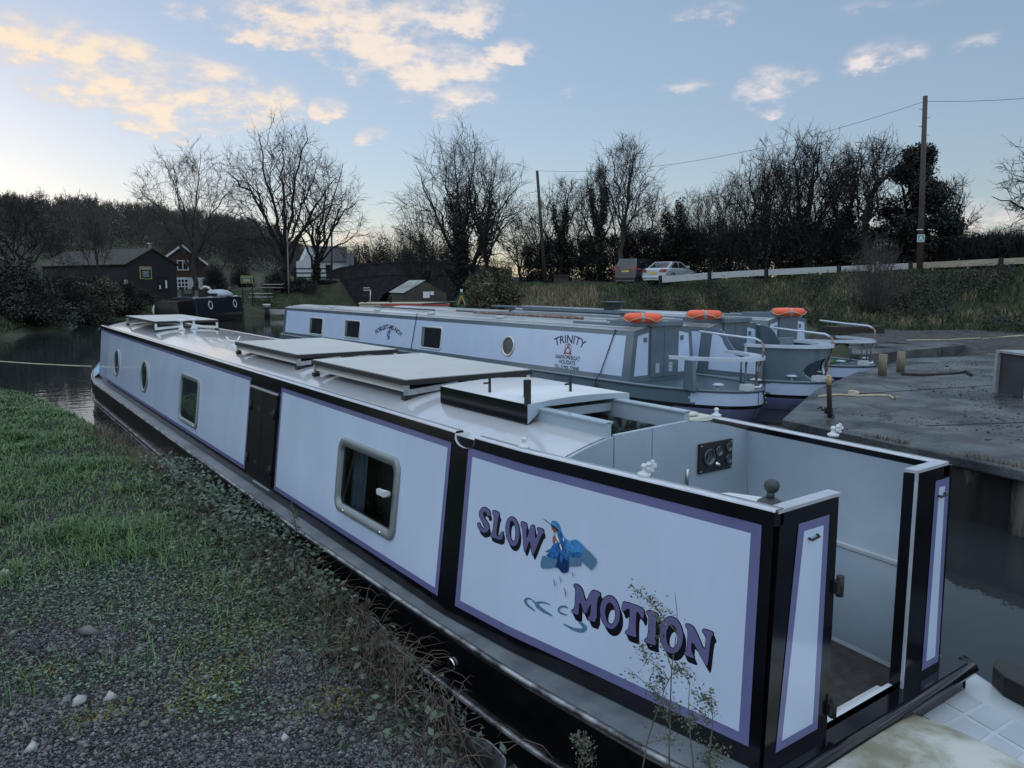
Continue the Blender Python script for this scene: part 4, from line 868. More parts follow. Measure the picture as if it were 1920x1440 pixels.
    tl = MB(); tl.tube([(.30,-2.27,1.56),(.27,-2.15,1.62),(.15,-1.6,1.66),(.02,-.95,1.72)], .022, 8); tl.build('tiller_bar', whitep, b)
    for x, y in ((-.62,-1.95),(.62,-1.95)): m = MB(); m.lathe([(.05,0),(.035,.02),(.035,.11),(.12,.125),(.13,.14),(.06,.165)], (x,y,.61), 14); m.build('mooring_dolly', whitep, b)
    m = MB()
    for k in range(6): a = .25+.06*k; m.lathe([(.03,-.008),(.04,0),(.03,.008)], (.2+.03*k,-2.42+.01*k,.58-.05*k), 8, ax=(k % 2,1,0))
    m.build('mooring_chain', chrome, b)
    m = MB(); m.box((-.35,-2.42,.64), (-.1,-2.25,.76)); m.tube([(-.3,-2.3,.7),(.1,-2.4,.68),(.3,-2.3,.7)], .03, 6); m.build('stern_fitting', white, b)
    return b
def hpx(px, py, wx, wy):
    c, s = math.cos(HANG), math.sin(HANG); d = ray(px, py); o = np.array([-wx, -wy, HC]); R = lambda v: np.array([c*v[0]+s*v[1], -s*v[0]+c*v[1], v[2]]); d = R(d); o = R(o); x = -1.0
    for i in range(10): t = (x-o[0])/d[0]; p = o+d*t; x = HS(p[1], p[2])[0]
    return float(p[1]), float(p[2])
B1 = (12.55, 11.75); B2 = (14.95, 11.75); B3 = (18.7, 12.9)
hb1 = hire_boat('nearest blue grey hire narrowboat, lettered TRINITY and FORGET-ME-NOT, with windows along its side', *B1, 19.2)
hb2 = hire_boat('middle blue grey hire narrowboat with swooping side panels and a solid curved stern bulwark', *B2, 15.5, bulwark=True)
hb3 = hire_boat('farthest blue grey hire narrowboat, with green matting on its stern deck', *B3, 11.5, mat_green=True)
Z0 = (0,0,0)
def hp(px, py): return hpx(px, py, *B1)
for (x0, y0, x1, y1) in ((580,595,606,628),(646,600,676,635),(789,612,829,655)):
    a, zt = hp(x0, (y0+y1)/2); b_, _ = hp(x1, (y0+y1)/2); _, z1 = hp((x0+x1)/2, y0); _, z0 = hp((x0+x1)/2, y1)
    wv = boat_window(min(a,b_), max(a,b_), z0, z1, .09, .045, HS, hb1, Z0, silverframe, darkpane, e0=.006)
    m = MB(); y_ = max(a,b_)-.05; m.grid(lambda u, z: HS(y_-u, z, .0145+.003*math.sin(u*90)), np.linspace(0, .14*abs(a-b_), 8), [z0+.06, z1-.06], sm=True); m.build('curtain', pm('curtain cloth', (.12,.14,.19), rough=.9), wv)
yc, zc = hp(953, 649); wv = boat_window(yc-.26, yc+.26, zc-.26, zc+.26, 0, .05, HS, hb1, Z0, silverframe, glass_mat('porthole glass', (.09,.085,.075)), ell=True, e0=.006)
def hfn(px, py, e=.007):
    y0, z0 = hp(px, py); return lambda u, v: HS(y0-u, z0+v, e)
put_text('TRINITY', .27, hfn(1068, 643), navy, hb1, wid=1.0, arc=1.15, bold=.004)
put_text('NARROWBOAT', .135, hfn(1064, 674), navy, hb1, wid=.84, bold=.002); put_text('HOLIDAYS', .135, hfn(1063, 683), navy, hb1, wid=.56, bold=.002); put_text('TEL: 01905 779048', .115, hfn(1062, 692), navy, hb1, wid=.84, bold=.002)
put_text('FORGET-ME-NOT', .20, hfn(729, 617), navy, hb1, wid=1.7, arc=1.6, bold=.007)
f = hfn(1065, 657, .0075); m = MB()
def ribbon(pts, w, fn, mi, closed=True):
    n = len(pts)
    for i in range(n if closed else n-1):
        a = np.array(pts[i]); b_ = np.array(pts[(i+1) % n]); d = b_-a; d = d/max(np.linalg.norm(d), 1e-9); q = np.array([-d[1], d[0]])*w; m.face([fn(*r_) for r_ in (a+q, b_+q+d*w*.3, b_-q+d*w*.3, a-q)], mi)
for k in range(3):
    t0 = PI/2+k*2*PI/3; c0 = (.075*math.cos(t0+PI), .075*math.sin(t0+PI)); ribbon([(.13*math.cos(t0+da)*(1.0)-c0[0]*-.3, .15*math.sin(t0+da)+c0[1]*.0) for da in np.linspace(-1.0,1.0,10)], .009, f, 0, False)
    ribbon([(.16*math.cos(t0), .17*math.sin(t0)), (.06*math.cos(t0+1.2), .06*math.sin(t0+1.2)), (.10*math.cos(t0+2.1), .10*math.sin(t0+2.1))], .009, f, 0, False); ribbon([(.16*math.cos(t0), .17*math.sin(t0)), (.06*math.cos(t0-1.2), .06*math.sin(t0-1.2)), (.10*math.cos(t0-2.1), .10*math.sin(t0-2.1))], .009, f, 0, False)
f2 = hfn(1065, 657, .009); ribbon([(.075*math.cos(t), .075*math.sin(t)) for t in np.linspace(0, 2*PI, 18, endpoint=False)], .009, f2, 1); m.build('knot_emblem', [redp, bluep], hb1, fix=False)
m = MB(); f = hfn(729, 628); rr = random.Random(5)
for i, (a, b_) in enumerate(((0,.12),(.05,.05),(-.06,.04),(.02,-.04),(-.03,.09),(.07,.13),(-.08,-.03),(.06,-.07),(0,-.12))):
    for k in range(5): t = 2*PI*k/5+i; e = .0005*i; y0, z0 = a+.026*math.cos(t), b_+.026*math.sin(t); m.poly([[(y0+.018*math.cos(u), z0+.018*math.sin(u)) for u in np.linspace(0, 2*PI, 8, endpoint=False)]], lambda u, v: (lambda P_: (P_[0]-e-.0002*k, P_[1], P_[2]))(f(u, v)))
m.build('flower_painting', bluep, hb1, fix=False)
for i, (xa, ya, xb, yb) in enumerate(((783,590,771,665),(1155,622,1125,722))):
    ya_, za_ = hp(xa, ya); yb_, zb_ = hp(xb, yb); c, s = math.cos(HANG), math.sin(HANG); W_ = lambda q: (B1[0]+c*q[0]-s*q[1], B1[1]+s*q[0]+c*q[1], q[2])
    o = thing('fender', ['black fender hung on a line beside the FORGET-ME-NOT lettering','black fender hung on a line beside the TRINITY lettering'][i], 'fender', W_(HS(yb_, .36, .14)), HANG, 'fenders hung along the hire boat')
    inv = lambda q: tuple(np.array(q)-np.array(HS(yb_, .36, .14)))
    m = MB(); m.lathe([(.03,-.18),(.06,-.15),(.06,.12),(.03,.16)], Z0, 12); m.build('body', rubber, o); m = MB(); m.tube([inv(HS(ya_, za_+.05, .02)), inv(HS(yb_, .75, .03)), inv(HS(yb_, .64, .13)), (0,0,.15)], .011, 5); m.build('line', rope, o)
def life_ring(px, py, z, label, r=.31, flat=True, mat=orange, rz=0.2, D=None, band=reflect, tube=.1):
    q = atz(px, py, z) if D is None else far(px, D, z); o = thing('life_ring', label, 'life ring', q, rz, 'orange life rings on the hatches' if flat else 'white life rings at the far bank')
    def C(t, rr_=0, a=0): x, y = (r+rr_*math.cos(a))*math.cos(t), (r+rr_*math.cos(a))*math.sin(t); return (x, y, rr_*math.sin(a)) if flat else (x, rr_*math.sin(a), y)
    m = MB(); m.tube([C(t) for t in np.linspace(0, 2*PI, 32, endpoint=False)], tube, 12, closed=True); m.build('ring', mat, o)
    for k in range(4): t0 = k*PI/2+.6; m = MB(); m.tube([C(t0+d) for d in np.linspace(-.09,.09,4)], tube*1.03, 12); m.build('reflective_band', band, o)
    m = MB(); m.tube([C(t, tube*1.1+.02*abs(math.sin(2*t+.4)), -.25+.9*abs(math.sin(2*t+.4))-.5) for t in np.linspace(0, 2*PI, 40, endpoint=False)], .011, 5, closed=True); m.build('grab_line', prope, o); return o
life_ring(1205, 596, 1.98, 'orange life ring lying flat on the hatch of the nearest hire boat'); life_ring(1320, 590, 1.98, 'orange life ring lying flat on the hatch of the middle hire boat'); life_ring(1478, 585, 1.98, 'orange life ring on the hatch of the farthest hire boat')
# poles and planks lying on the roofs
def onroof(base, x, y, z): c, s = math.cos(HANG), math.sin(HANG); return (base[0]+c*x-s*y, base[1]+s*x+c*y, z)
for base, x0, y0, x1, y1, r, mt_, label, z in ((B1,-.35,2.2,-.3,6.8,.035,copper,'brown boat pole lying along the roof of the nearest hire boat',1.88),(B1,.1,3.0,.25,8.5,.03,bgdark,'dark boat pole lying on the roof edge beside the brown one',1.87),(B1,-.1,9.2,.1,13.5,.03,bgdark,'dark pole lying farther along the nearest hire boat roof',1.87),(B2,-.2,2.4,0,8.0,.035,bgdark,'dark pole lying along the roof of the middle hire boat',1.88)):
    m = MB(); m.tube([onroof(base,x0,y0,z), onroof(base,x1,y1,z)], r, 6); tag(m.build('boat_pole', mt_), label, 'pole', 'poles lying on the hire boat roofs')
m = MB(); m.bar(onroof(B2,-.5,2.5,1.95), onroof(B2,-.35,9.0,1.97), .28, .05); m.bar(onroof(B2,-.5,3.2,1.85), onroof(B2,-.3,3.2,1.93), .1, .1); m.bar(onroof(B2,-.4,8.2,1.85), onroof(B2,-.2,8.2,1.93), .1, .1); tag(m.build('gang_plank', bgrey), 'long blue grey gang plank raised on the roof of the middle hire boat', 'plank')
o = thing('roof_box', 'small dark chimney box on the roof behind the first orange life ring', 'chimney', onroof(B3,-.3,6.5,1.75)); m = MB(); m.box((-.2,-.2,0), (.2,.2,.3)); m.build('body', rubber, o); m = MB(); m.box((-.32,-.3,.3), (.32,.3,.33)); m.build('cowl', bgdark, o)
# small roof vents along the nearest boat
for k, (x, y) in enumerate(((-.6,15.5),(-.6,12.0),(-.6,8.6),(-.55,5.2))):
    m = MB(); m.lathe([(.1,0),(.13,.02),(.12,.06),(.05,.08)], (x,y,1.77), 14); m.build('mushroom_vent', hroof, hb1)
# ---------------------------------------------------------------- pale plastic boat in the bottom right corner
gb = thing('cabin_cruiser', 'pale plastic cruiser with tread pads and a stained cream cover, bottom right corner', 'cruiser', (3.9,1.0,0))
gel = pm('pale blue gelcoat', (.46,.50,.53), rough=.35, var=.06, coat=.3); tread = pm('tread pads', (.40,.43,.47), rough=.7, var=.06, bump=.2, bscale=200)
ZD = .44
def gd_(px, py, z=ZD): q = atz(px, py, z); return (q[0]-3.9, q[1]-1.0, q[2])
out = [(1822,1255),(1856,1277),(1900,1306),(1990,1365),(2200,1560),(1700,1900),(1100,1800),(1330,1520),(1470,1440),(1560,1392),(1700,1318)]
m = MB(); pts = [gd_(*q) for q in out]; m.prism([(q[0], q[1]) for q in pts], lambda a, b, w: (a, b, w), -.1, ZD); m.build('hull', gel, gb, bevel=.02)
def lerp2(A, B, C, D_, u, v): return tuple((1-v)*((1-u)*a+u*b)+v*((1-u)*d+u*c) for a, b, c, d in zip(A, B, C, D_))
PC = [gd_(1800,1290), gd_(1960,1380), gd_(1850,1480), gd_(1655,1352)]
for i in range(3):
    for j in range(3):
        q = [lerp2(*PC, u, v) for u, v in ((i/3+.03,j/3+.03),((i+1)/3-.02,j/3+.03),((i+1)/3-.02,(j+1)/3-.02),(i/3+.03,(j+1)/3-.02))]; m = MB(); m.prism([(a[0],a[1]) for a in q], lambda a, b, w: (a, b, w), ZD, ZD+.004); m.build('tread_pad', tread, gb)
m = MB(); cp = [gd_(1857,1290,ZD+.05), gd_(1862,1262,ZD+.1), gd_(1890,1280,ZD+.1), gd_(1960,1325,ZD+.1), gd_(2060,1400,ZD+.1)]
A_ = [gd_(1858,1284), gd_(1868,1266), gd_(1895,1276), gd_(1985,1330), gd_(2090,1400), gd_(2060,1425), gd_(1925,1330), gd_(1880,1306)]; m.prism([(q[0],q[1]) for q in A_], lambda a, b, w: (a, b, w), ZD, ZD+.12); m.build('toe_rail', rubber, gb, bevel=.015)
cov = pm('stained cream cover', (.50,.50,.46), rough=.7, col2=(.22,.21,.15), scale=1.9, bump=.3, bscale=14, thr=(.44,.60))
m = MB(); O = [(1520,1440),(1560,1412),(1600,1378),(1650,1358),(1700,1352),(1760,1372),(1850,1412),(1960,1470),(2100,1650),(1600,1800),(1300,1620)]; O = smooth([gd_(*q)[:2] for q in O], 2); c = np.mean(O, 0); rg2 = np.random.default_rng(3)
K = [1, .985, .95, .85, .6, .3, 0.001]; HZ = [0, .035, .06, .085, .11, .125, .13]
for (k0, h0), (k1, h1) in zip(zip(K, HZ), zip(K[1:], HZ[1:])):
    for i in range(len(O)):
        a, b_ = O[i], O[(i+1) % len(O)]; f_ = lambda q, k, h: (c[0]+(q[0]-c[0])*k, c[1]+(q[1]-c[1])*k, ZD+.004+h); m.face([f_(a,k0,h0), f_(b_,k0,h0), f_(b_,k1,h1), f_(a,k1,h1)], sm=True)
m.build('canvas_cover', cov, gb)
# ================================================================ trees and plants of the far banks
barkm = pm('bare bark', (.011,.010,.010), rough=.9, var=.35, scale=2); barkp = pm('pale bark', (.035,.031,.028), rough=.9, var=.35, scale=2)
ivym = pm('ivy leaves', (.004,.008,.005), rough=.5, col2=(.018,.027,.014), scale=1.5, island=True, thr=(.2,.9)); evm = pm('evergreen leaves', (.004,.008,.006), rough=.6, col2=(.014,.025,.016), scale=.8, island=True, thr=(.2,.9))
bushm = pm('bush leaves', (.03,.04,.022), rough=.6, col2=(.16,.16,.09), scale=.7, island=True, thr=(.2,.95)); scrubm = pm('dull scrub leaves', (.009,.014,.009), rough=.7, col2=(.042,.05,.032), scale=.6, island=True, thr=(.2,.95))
def tubes(segs, n=3):
    A = np.array([s[0] for s in segs]); B = np.array([s[1] for s in segs]); r0 = np.array([s[2] for s in segs]); r1 = np.array([s[3] for s in segs]); d = B-A; d /= np.maximum(np.linalg.norm(d, axis=1), 1e-9)[:,None]
    t = np.where(np.abs(d[:,2:3]) < .9, np.array([[0,0,1.0]]), np.array([[1.0,0,0]])); x = np.cross(d, t); x /= np.linalg.norm(x, axis=1)[:,None]; y = np.cross(x, d)
    an = [2*PI*k/n for k in range(n)]; V = np.stack([A+(x*math.cos(a)+y*math.sin(a))*r0[:,None] for a in an]+[B+(x*math.cos(a)+y*math.sin(a))*r1[:,None] for a in an], 1)
    f = np.array([(k, (k+1) % n, n+(k+1) % n, n+k) for k in range(n)]); return V.reshape(-1,3), (np.arange(len(segs))[:,None,None]*2*n+f[None]).reshape(-1,4)
def grow(r, H, W, r0, fork=.25, nl=8, nsub=13, ntw=6, lean=0.0, gnarl=.12, up=.35, tw=.0095, flat=.75, twl=1.0):
    "bare tree: trunk and limbs reaching a dome, then branches, twigs and twiglets"
    G = lambda s: np.array([r.gauss(0,s), r.gauss(0,s), r.gauss(0,s)]); trunk, crown = [], []
    def path(p, q, n, w, bow=0):
        pts = [p]; 
        for i in range(1, n+1):
            t = i/n; c = p+(q-p)*t; c = c+np.array([0,0,1])*bow*math.sin(PI*t)+G(w)*(t < 1); pts.append(c)
        return pts
    def lay(pts, ra, rb, out):
        n = len(pts)-1
        for i in range(n): out.append((pts[i], pts[i+1], ra+(rb-ra)*i/n, ra+(rb-ra)*(i+1)/n))
    top = np.array([lean*H*fork, 0, H*fork]); tp = path(np.zeros(3), top, 5, .02*H*fork); lay(tp, r0*1.25, r0*.85, trunk)
    cz = H*(fork+.22); c0 = np.array([lean*H*.7, 0, cz])
    def dome(a, e, k): return c0+np.array([W*math.cos(e)*math.cos(a), W*math.cos(e)*math.sin(a), (H-cz)*math.sin(e)*(1 if e > 0 else 1.2)])*k
    for k in range(nl):
        a = 2.4*k+r.uniform(-.3,.3); e = PI/2*(1-((k+.5)/nl)**.75)+r.uniform(-.12,.12); e = max(e-(.12 if flat < .8 else 0), -.15 if up > 0 else -.4); q = dome(a, e, r.uniform(.85,.98)); st = tp[r.choice((2,3,4,5))] if e < .8 else tp[5]
        L_ = np.linalg.norm(q-st); pts = path(st, q, 10, gnarl*L_*.11, .11*L_*(e < .7)*(1 if up > 0 else 2)); ra = r0*r.uniform(.4,.62); lay(pts, ra, .02, trunk if k < 3 else crown)
        for j in range(nsub):
            t = r.uniform(.18,.88); i = min(int(t*10), 9); s = pts[i]+(pts[i+1]-pts[i])*(t*10-i); q2 = dome(a+r.gauss(0,.55)/(max(math.cos(e),.35)), max(-.35, e+r.gauss(0,.42)), r.uniform(.66,1.02)); d_ = q2-s; l2 = np.linalg.norm(d_)
            if l2 > .42*H: q2 = s+d_*(.42*H/l2); l2 = .42*H
            p2 = path(s, q2, 6, l2*.045*(1+gnarl*2), .04*l2); lay(p2, max(.016, ra*(1-t)*.42), .011, crown)
            for u in range(ntw):
                i2 = min(5, int(6*r.uniform(.2,1)**.8)); s2 = p2[i2]+(p2[i2+1]-p2[i2])*r.random(); rd = s2-c0; rd = rd/max(np.linalg.norm(rd), 1e-6); dv = p2[i2+1]-p2[i2]; dv = dv/max(np.linalg.norm(dv), 1e-6); d3 = rd*.45+dv*.5+G(.6)+np.array([0,0,up*.3]); d3 /= np.linalg.norm(d3); l3 = H*r.uniform(.035,.085)*twl; p3 = path(s2, s2+d3*l3, 2, l3*.06, .04*l3); lay(p3, tw, tw*.75, crown)
                for v in range(3): d4 = d3+G(.55)+np.array([0,0,.12]); d4 /= np.linalg.norm(d4); s3 = p3[1 if v < 2 else 2]; crown.append((s3, s3+d4*l3*r.uniform(.4,.75), tw*.75, tw*.5))
    return trunk, crown
def clump(C, R, n, s0, s1, mat, parent, name='ivy', seed=0, up=.35, hollow=.0):
    g = np.random.default_rng(seed); C = np.array(C, float); R = np.array(R, float); k = g.integers(0, len(C), n); u = g.normal(0,1,(n,3)); u /= np.linalg.norm(u,axis=1)[:,None]; rr = (hollow+(1-hollow)*g.random(n))**(1/2.2)
    P = C[k]+u*rr[:,None]*R[k]*(.8+.45*g.random((n,1))); V, Fc = leaves(P, g.uniform(s0, s1, n), '', None, up); return raw(name, V, Fc, mat, parent)
def tree(px, D, ytop, wpx, label, seed, r0=.22, ivy=None, mat=None, group=None, cat='tree', dz=-.15, **kw):
    b = gpt(px, D, dz); H = (zat(ytop, D)-b[2])*.96; W = wpx/2*D/F*1.06; r = random.Random(seed); o = thing('bare_tree', label, cat, b, YAW*-1, group); t, c = grow(r, H, W, r0, **kw); mat = mat or barkm
    V, Fc = tubes(t, 6); raw('trunk', V, Fc, mat, o); V, Fc = tubes(c, 3); raw('crown', V, Fc, mat, o)
    if ivy:   # (how high, leaves, radius): ivy follows the trunk and the first limbs
        hf, n, R = ivy; C = []; Rr = []
        for s in t:
            m_ = (s[0]+s[1])/2
            if m_[2] < hf*H: C.append(m_); f_ = 1.15-.6*m_[2]/(hf*H); Rr.append((R*f_, R*f_, R*1.1))
        clump(C, Rr, n, .05, .13, ivym, o, seed=seed)
    return o
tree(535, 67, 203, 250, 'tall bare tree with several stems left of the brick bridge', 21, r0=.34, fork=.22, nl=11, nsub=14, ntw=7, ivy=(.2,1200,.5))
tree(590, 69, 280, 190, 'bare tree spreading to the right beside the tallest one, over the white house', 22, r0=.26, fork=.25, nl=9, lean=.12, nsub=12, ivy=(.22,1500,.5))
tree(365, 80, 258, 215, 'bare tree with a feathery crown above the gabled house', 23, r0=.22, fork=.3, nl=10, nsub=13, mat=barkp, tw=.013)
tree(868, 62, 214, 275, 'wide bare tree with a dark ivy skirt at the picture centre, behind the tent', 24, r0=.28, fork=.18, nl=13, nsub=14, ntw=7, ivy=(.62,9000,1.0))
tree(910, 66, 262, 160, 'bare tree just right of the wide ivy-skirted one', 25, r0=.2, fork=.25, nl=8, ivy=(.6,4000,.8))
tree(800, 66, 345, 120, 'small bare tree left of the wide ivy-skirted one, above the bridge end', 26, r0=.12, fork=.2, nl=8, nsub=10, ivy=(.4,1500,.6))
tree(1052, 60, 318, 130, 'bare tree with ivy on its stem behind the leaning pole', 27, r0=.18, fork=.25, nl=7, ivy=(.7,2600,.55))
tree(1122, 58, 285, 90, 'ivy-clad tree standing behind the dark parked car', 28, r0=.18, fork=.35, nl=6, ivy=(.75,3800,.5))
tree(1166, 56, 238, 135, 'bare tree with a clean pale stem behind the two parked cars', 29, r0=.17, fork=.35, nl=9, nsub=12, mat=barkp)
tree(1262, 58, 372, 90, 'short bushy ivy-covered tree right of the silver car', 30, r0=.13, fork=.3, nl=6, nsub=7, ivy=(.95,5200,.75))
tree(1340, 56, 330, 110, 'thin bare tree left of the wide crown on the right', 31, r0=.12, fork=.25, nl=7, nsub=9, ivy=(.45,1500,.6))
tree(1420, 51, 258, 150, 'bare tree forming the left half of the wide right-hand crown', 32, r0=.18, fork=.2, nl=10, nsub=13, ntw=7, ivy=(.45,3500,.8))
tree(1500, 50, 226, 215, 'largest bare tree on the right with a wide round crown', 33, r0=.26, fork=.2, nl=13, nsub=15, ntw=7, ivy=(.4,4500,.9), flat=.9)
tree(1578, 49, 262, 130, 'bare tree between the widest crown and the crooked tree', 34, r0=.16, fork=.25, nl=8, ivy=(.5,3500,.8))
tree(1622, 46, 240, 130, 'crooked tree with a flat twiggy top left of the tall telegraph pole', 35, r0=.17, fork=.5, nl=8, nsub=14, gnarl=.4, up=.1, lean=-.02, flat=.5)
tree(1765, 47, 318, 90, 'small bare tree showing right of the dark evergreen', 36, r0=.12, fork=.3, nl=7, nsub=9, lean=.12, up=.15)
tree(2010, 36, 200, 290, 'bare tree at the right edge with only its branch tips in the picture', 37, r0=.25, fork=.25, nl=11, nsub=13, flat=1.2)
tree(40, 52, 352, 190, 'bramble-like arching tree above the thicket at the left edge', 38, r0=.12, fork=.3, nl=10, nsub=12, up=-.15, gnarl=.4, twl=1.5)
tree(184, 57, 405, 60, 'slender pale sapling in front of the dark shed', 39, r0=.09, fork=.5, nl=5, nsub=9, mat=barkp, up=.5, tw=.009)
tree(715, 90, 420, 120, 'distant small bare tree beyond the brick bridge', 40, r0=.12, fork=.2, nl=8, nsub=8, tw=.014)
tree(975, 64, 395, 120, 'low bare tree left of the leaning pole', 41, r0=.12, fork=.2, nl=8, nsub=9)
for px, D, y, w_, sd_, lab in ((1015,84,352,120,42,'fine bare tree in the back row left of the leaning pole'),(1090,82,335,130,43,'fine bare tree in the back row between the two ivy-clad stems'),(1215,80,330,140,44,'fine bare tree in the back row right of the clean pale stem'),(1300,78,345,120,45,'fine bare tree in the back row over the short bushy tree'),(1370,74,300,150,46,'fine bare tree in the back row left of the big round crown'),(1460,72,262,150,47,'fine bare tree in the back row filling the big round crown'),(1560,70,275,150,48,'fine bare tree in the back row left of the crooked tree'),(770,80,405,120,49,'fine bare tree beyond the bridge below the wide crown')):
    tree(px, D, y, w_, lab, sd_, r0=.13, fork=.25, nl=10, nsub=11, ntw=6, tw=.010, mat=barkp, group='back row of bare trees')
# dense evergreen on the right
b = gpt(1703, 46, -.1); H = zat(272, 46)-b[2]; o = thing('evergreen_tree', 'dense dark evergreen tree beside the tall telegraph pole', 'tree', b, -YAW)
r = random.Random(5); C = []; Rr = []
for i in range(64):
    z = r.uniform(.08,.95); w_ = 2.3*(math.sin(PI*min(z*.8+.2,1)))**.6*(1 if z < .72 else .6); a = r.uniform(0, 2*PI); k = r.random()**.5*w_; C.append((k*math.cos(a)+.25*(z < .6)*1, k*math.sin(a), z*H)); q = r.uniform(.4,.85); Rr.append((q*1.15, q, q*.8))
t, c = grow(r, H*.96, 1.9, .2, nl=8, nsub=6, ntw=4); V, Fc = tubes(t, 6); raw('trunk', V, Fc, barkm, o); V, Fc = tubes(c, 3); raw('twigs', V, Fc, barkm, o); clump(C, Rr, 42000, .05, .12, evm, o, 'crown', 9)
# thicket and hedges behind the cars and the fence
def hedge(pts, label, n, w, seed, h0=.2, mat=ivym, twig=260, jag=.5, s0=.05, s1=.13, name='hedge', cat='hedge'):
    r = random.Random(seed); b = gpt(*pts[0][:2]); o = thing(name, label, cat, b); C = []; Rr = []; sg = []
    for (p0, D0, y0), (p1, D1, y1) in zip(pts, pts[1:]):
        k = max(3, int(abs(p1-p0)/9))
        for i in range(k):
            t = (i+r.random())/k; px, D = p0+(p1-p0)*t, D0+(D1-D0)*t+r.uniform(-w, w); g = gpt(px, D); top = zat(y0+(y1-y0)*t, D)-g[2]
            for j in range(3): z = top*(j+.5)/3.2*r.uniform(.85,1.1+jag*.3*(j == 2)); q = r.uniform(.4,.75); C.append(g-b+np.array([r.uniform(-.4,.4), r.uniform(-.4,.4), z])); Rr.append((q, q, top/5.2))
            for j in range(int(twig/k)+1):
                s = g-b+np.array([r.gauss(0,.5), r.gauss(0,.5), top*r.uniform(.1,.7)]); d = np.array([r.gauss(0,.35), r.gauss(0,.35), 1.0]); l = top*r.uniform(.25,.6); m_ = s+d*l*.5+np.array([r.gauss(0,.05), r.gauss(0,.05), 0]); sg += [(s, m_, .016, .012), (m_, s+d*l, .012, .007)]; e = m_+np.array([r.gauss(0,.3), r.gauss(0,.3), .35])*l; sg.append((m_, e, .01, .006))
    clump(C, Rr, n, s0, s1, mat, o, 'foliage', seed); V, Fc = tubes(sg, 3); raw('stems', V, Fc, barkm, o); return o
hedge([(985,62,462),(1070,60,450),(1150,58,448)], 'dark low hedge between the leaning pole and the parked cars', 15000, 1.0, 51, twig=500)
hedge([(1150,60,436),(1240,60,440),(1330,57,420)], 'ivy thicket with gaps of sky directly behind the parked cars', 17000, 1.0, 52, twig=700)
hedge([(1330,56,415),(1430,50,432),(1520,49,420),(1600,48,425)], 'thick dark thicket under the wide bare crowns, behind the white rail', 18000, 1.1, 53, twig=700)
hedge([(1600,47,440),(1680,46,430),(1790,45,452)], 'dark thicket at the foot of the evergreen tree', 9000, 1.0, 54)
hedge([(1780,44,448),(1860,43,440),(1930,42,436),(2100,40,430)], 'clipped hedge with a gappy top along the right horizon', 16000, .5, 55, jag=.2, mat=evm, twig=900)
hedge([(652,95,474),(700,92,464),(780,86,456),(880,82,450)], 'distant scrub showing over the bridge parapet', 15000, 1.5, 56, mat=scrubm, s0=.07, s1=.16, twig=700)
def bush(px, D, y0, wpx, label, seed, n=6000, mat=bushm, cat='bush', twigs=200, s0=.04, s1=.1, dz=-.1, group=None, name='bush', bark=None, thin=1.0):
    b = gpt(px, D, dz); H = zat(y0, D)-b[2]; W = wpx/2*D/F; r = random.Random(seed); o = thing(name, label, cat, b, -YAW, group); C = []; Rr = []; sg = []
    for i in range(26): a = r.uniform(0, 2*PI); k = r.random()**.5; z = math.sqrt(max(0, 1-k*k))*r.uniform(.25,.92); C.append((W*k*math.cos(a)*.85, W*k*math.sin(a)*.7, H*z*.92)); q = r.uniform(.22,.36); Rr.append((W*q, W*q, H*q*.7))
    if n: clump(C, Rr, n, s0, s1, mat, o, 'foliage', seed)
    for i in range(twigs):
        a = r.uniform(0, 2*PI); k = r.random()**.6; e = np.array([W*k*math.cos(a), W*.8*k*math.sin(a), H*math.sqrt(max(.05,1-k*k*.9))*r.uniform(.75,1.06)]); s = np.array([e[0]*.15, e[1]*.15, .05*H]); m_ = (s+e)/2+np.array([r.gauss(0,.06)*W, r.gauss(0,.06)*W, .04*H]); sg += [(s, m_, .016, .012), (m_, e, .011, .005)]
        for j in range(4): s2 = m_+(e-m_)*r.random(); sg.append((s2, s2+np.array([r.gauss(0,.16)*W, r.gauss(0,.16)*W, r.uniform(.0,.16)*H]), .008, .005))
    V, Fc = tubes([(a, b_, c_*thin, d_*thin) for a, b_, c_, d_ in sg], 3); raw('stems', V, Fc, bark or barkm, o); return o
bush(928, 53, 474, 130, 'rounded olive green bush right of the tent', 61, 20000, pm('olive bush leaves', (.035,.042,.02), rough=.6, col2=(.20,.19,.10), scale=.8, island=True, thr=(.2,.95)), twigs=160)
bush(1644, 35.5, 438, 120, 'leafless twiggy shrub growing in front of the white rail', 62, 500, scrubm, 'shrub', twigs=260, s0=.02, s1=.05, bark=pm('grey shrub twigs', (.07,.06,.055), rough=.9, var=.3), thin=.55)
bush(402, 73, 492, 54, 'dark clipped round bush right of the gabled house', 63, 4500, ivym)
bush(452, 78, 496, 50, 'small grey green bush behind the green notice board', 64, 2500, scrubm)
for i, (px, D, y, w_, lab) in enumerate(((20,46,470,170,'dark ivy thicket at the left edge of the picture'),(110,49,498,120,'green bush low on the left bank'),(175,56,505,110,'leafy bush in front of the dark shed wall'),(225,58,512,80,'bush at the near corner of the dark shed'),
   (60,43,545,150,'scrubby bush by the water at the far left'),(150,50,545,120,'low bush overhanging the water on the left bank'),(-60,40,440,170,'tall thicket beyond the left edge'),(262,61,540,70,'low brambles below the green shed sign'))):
    bush(px, D, y, w_, lab, 70+i, 7000, [ivym, scrubm, bushm, scrubm][i % 4] if i not in (0, 6) else ivym, twigs=160)
bush(520, 69, 505, 60, 'reddish scrub on the bank behind the picnic tables', 90, 1500, pm('red brown scrub', (.03,.018,.014), rough=.8, col2=(.08,.045,.032), scale=2, island=True), twigs=240)
bush(565, 67, 520, 70, 'dark bramble patch under the several-stemmed tree', 91, 3500, scrubm, twigs=150)
bush(608, 70, 525, 60, 'dark bramble patch left of the bridge abutment', 92, 3000, ivym, twigs=150)
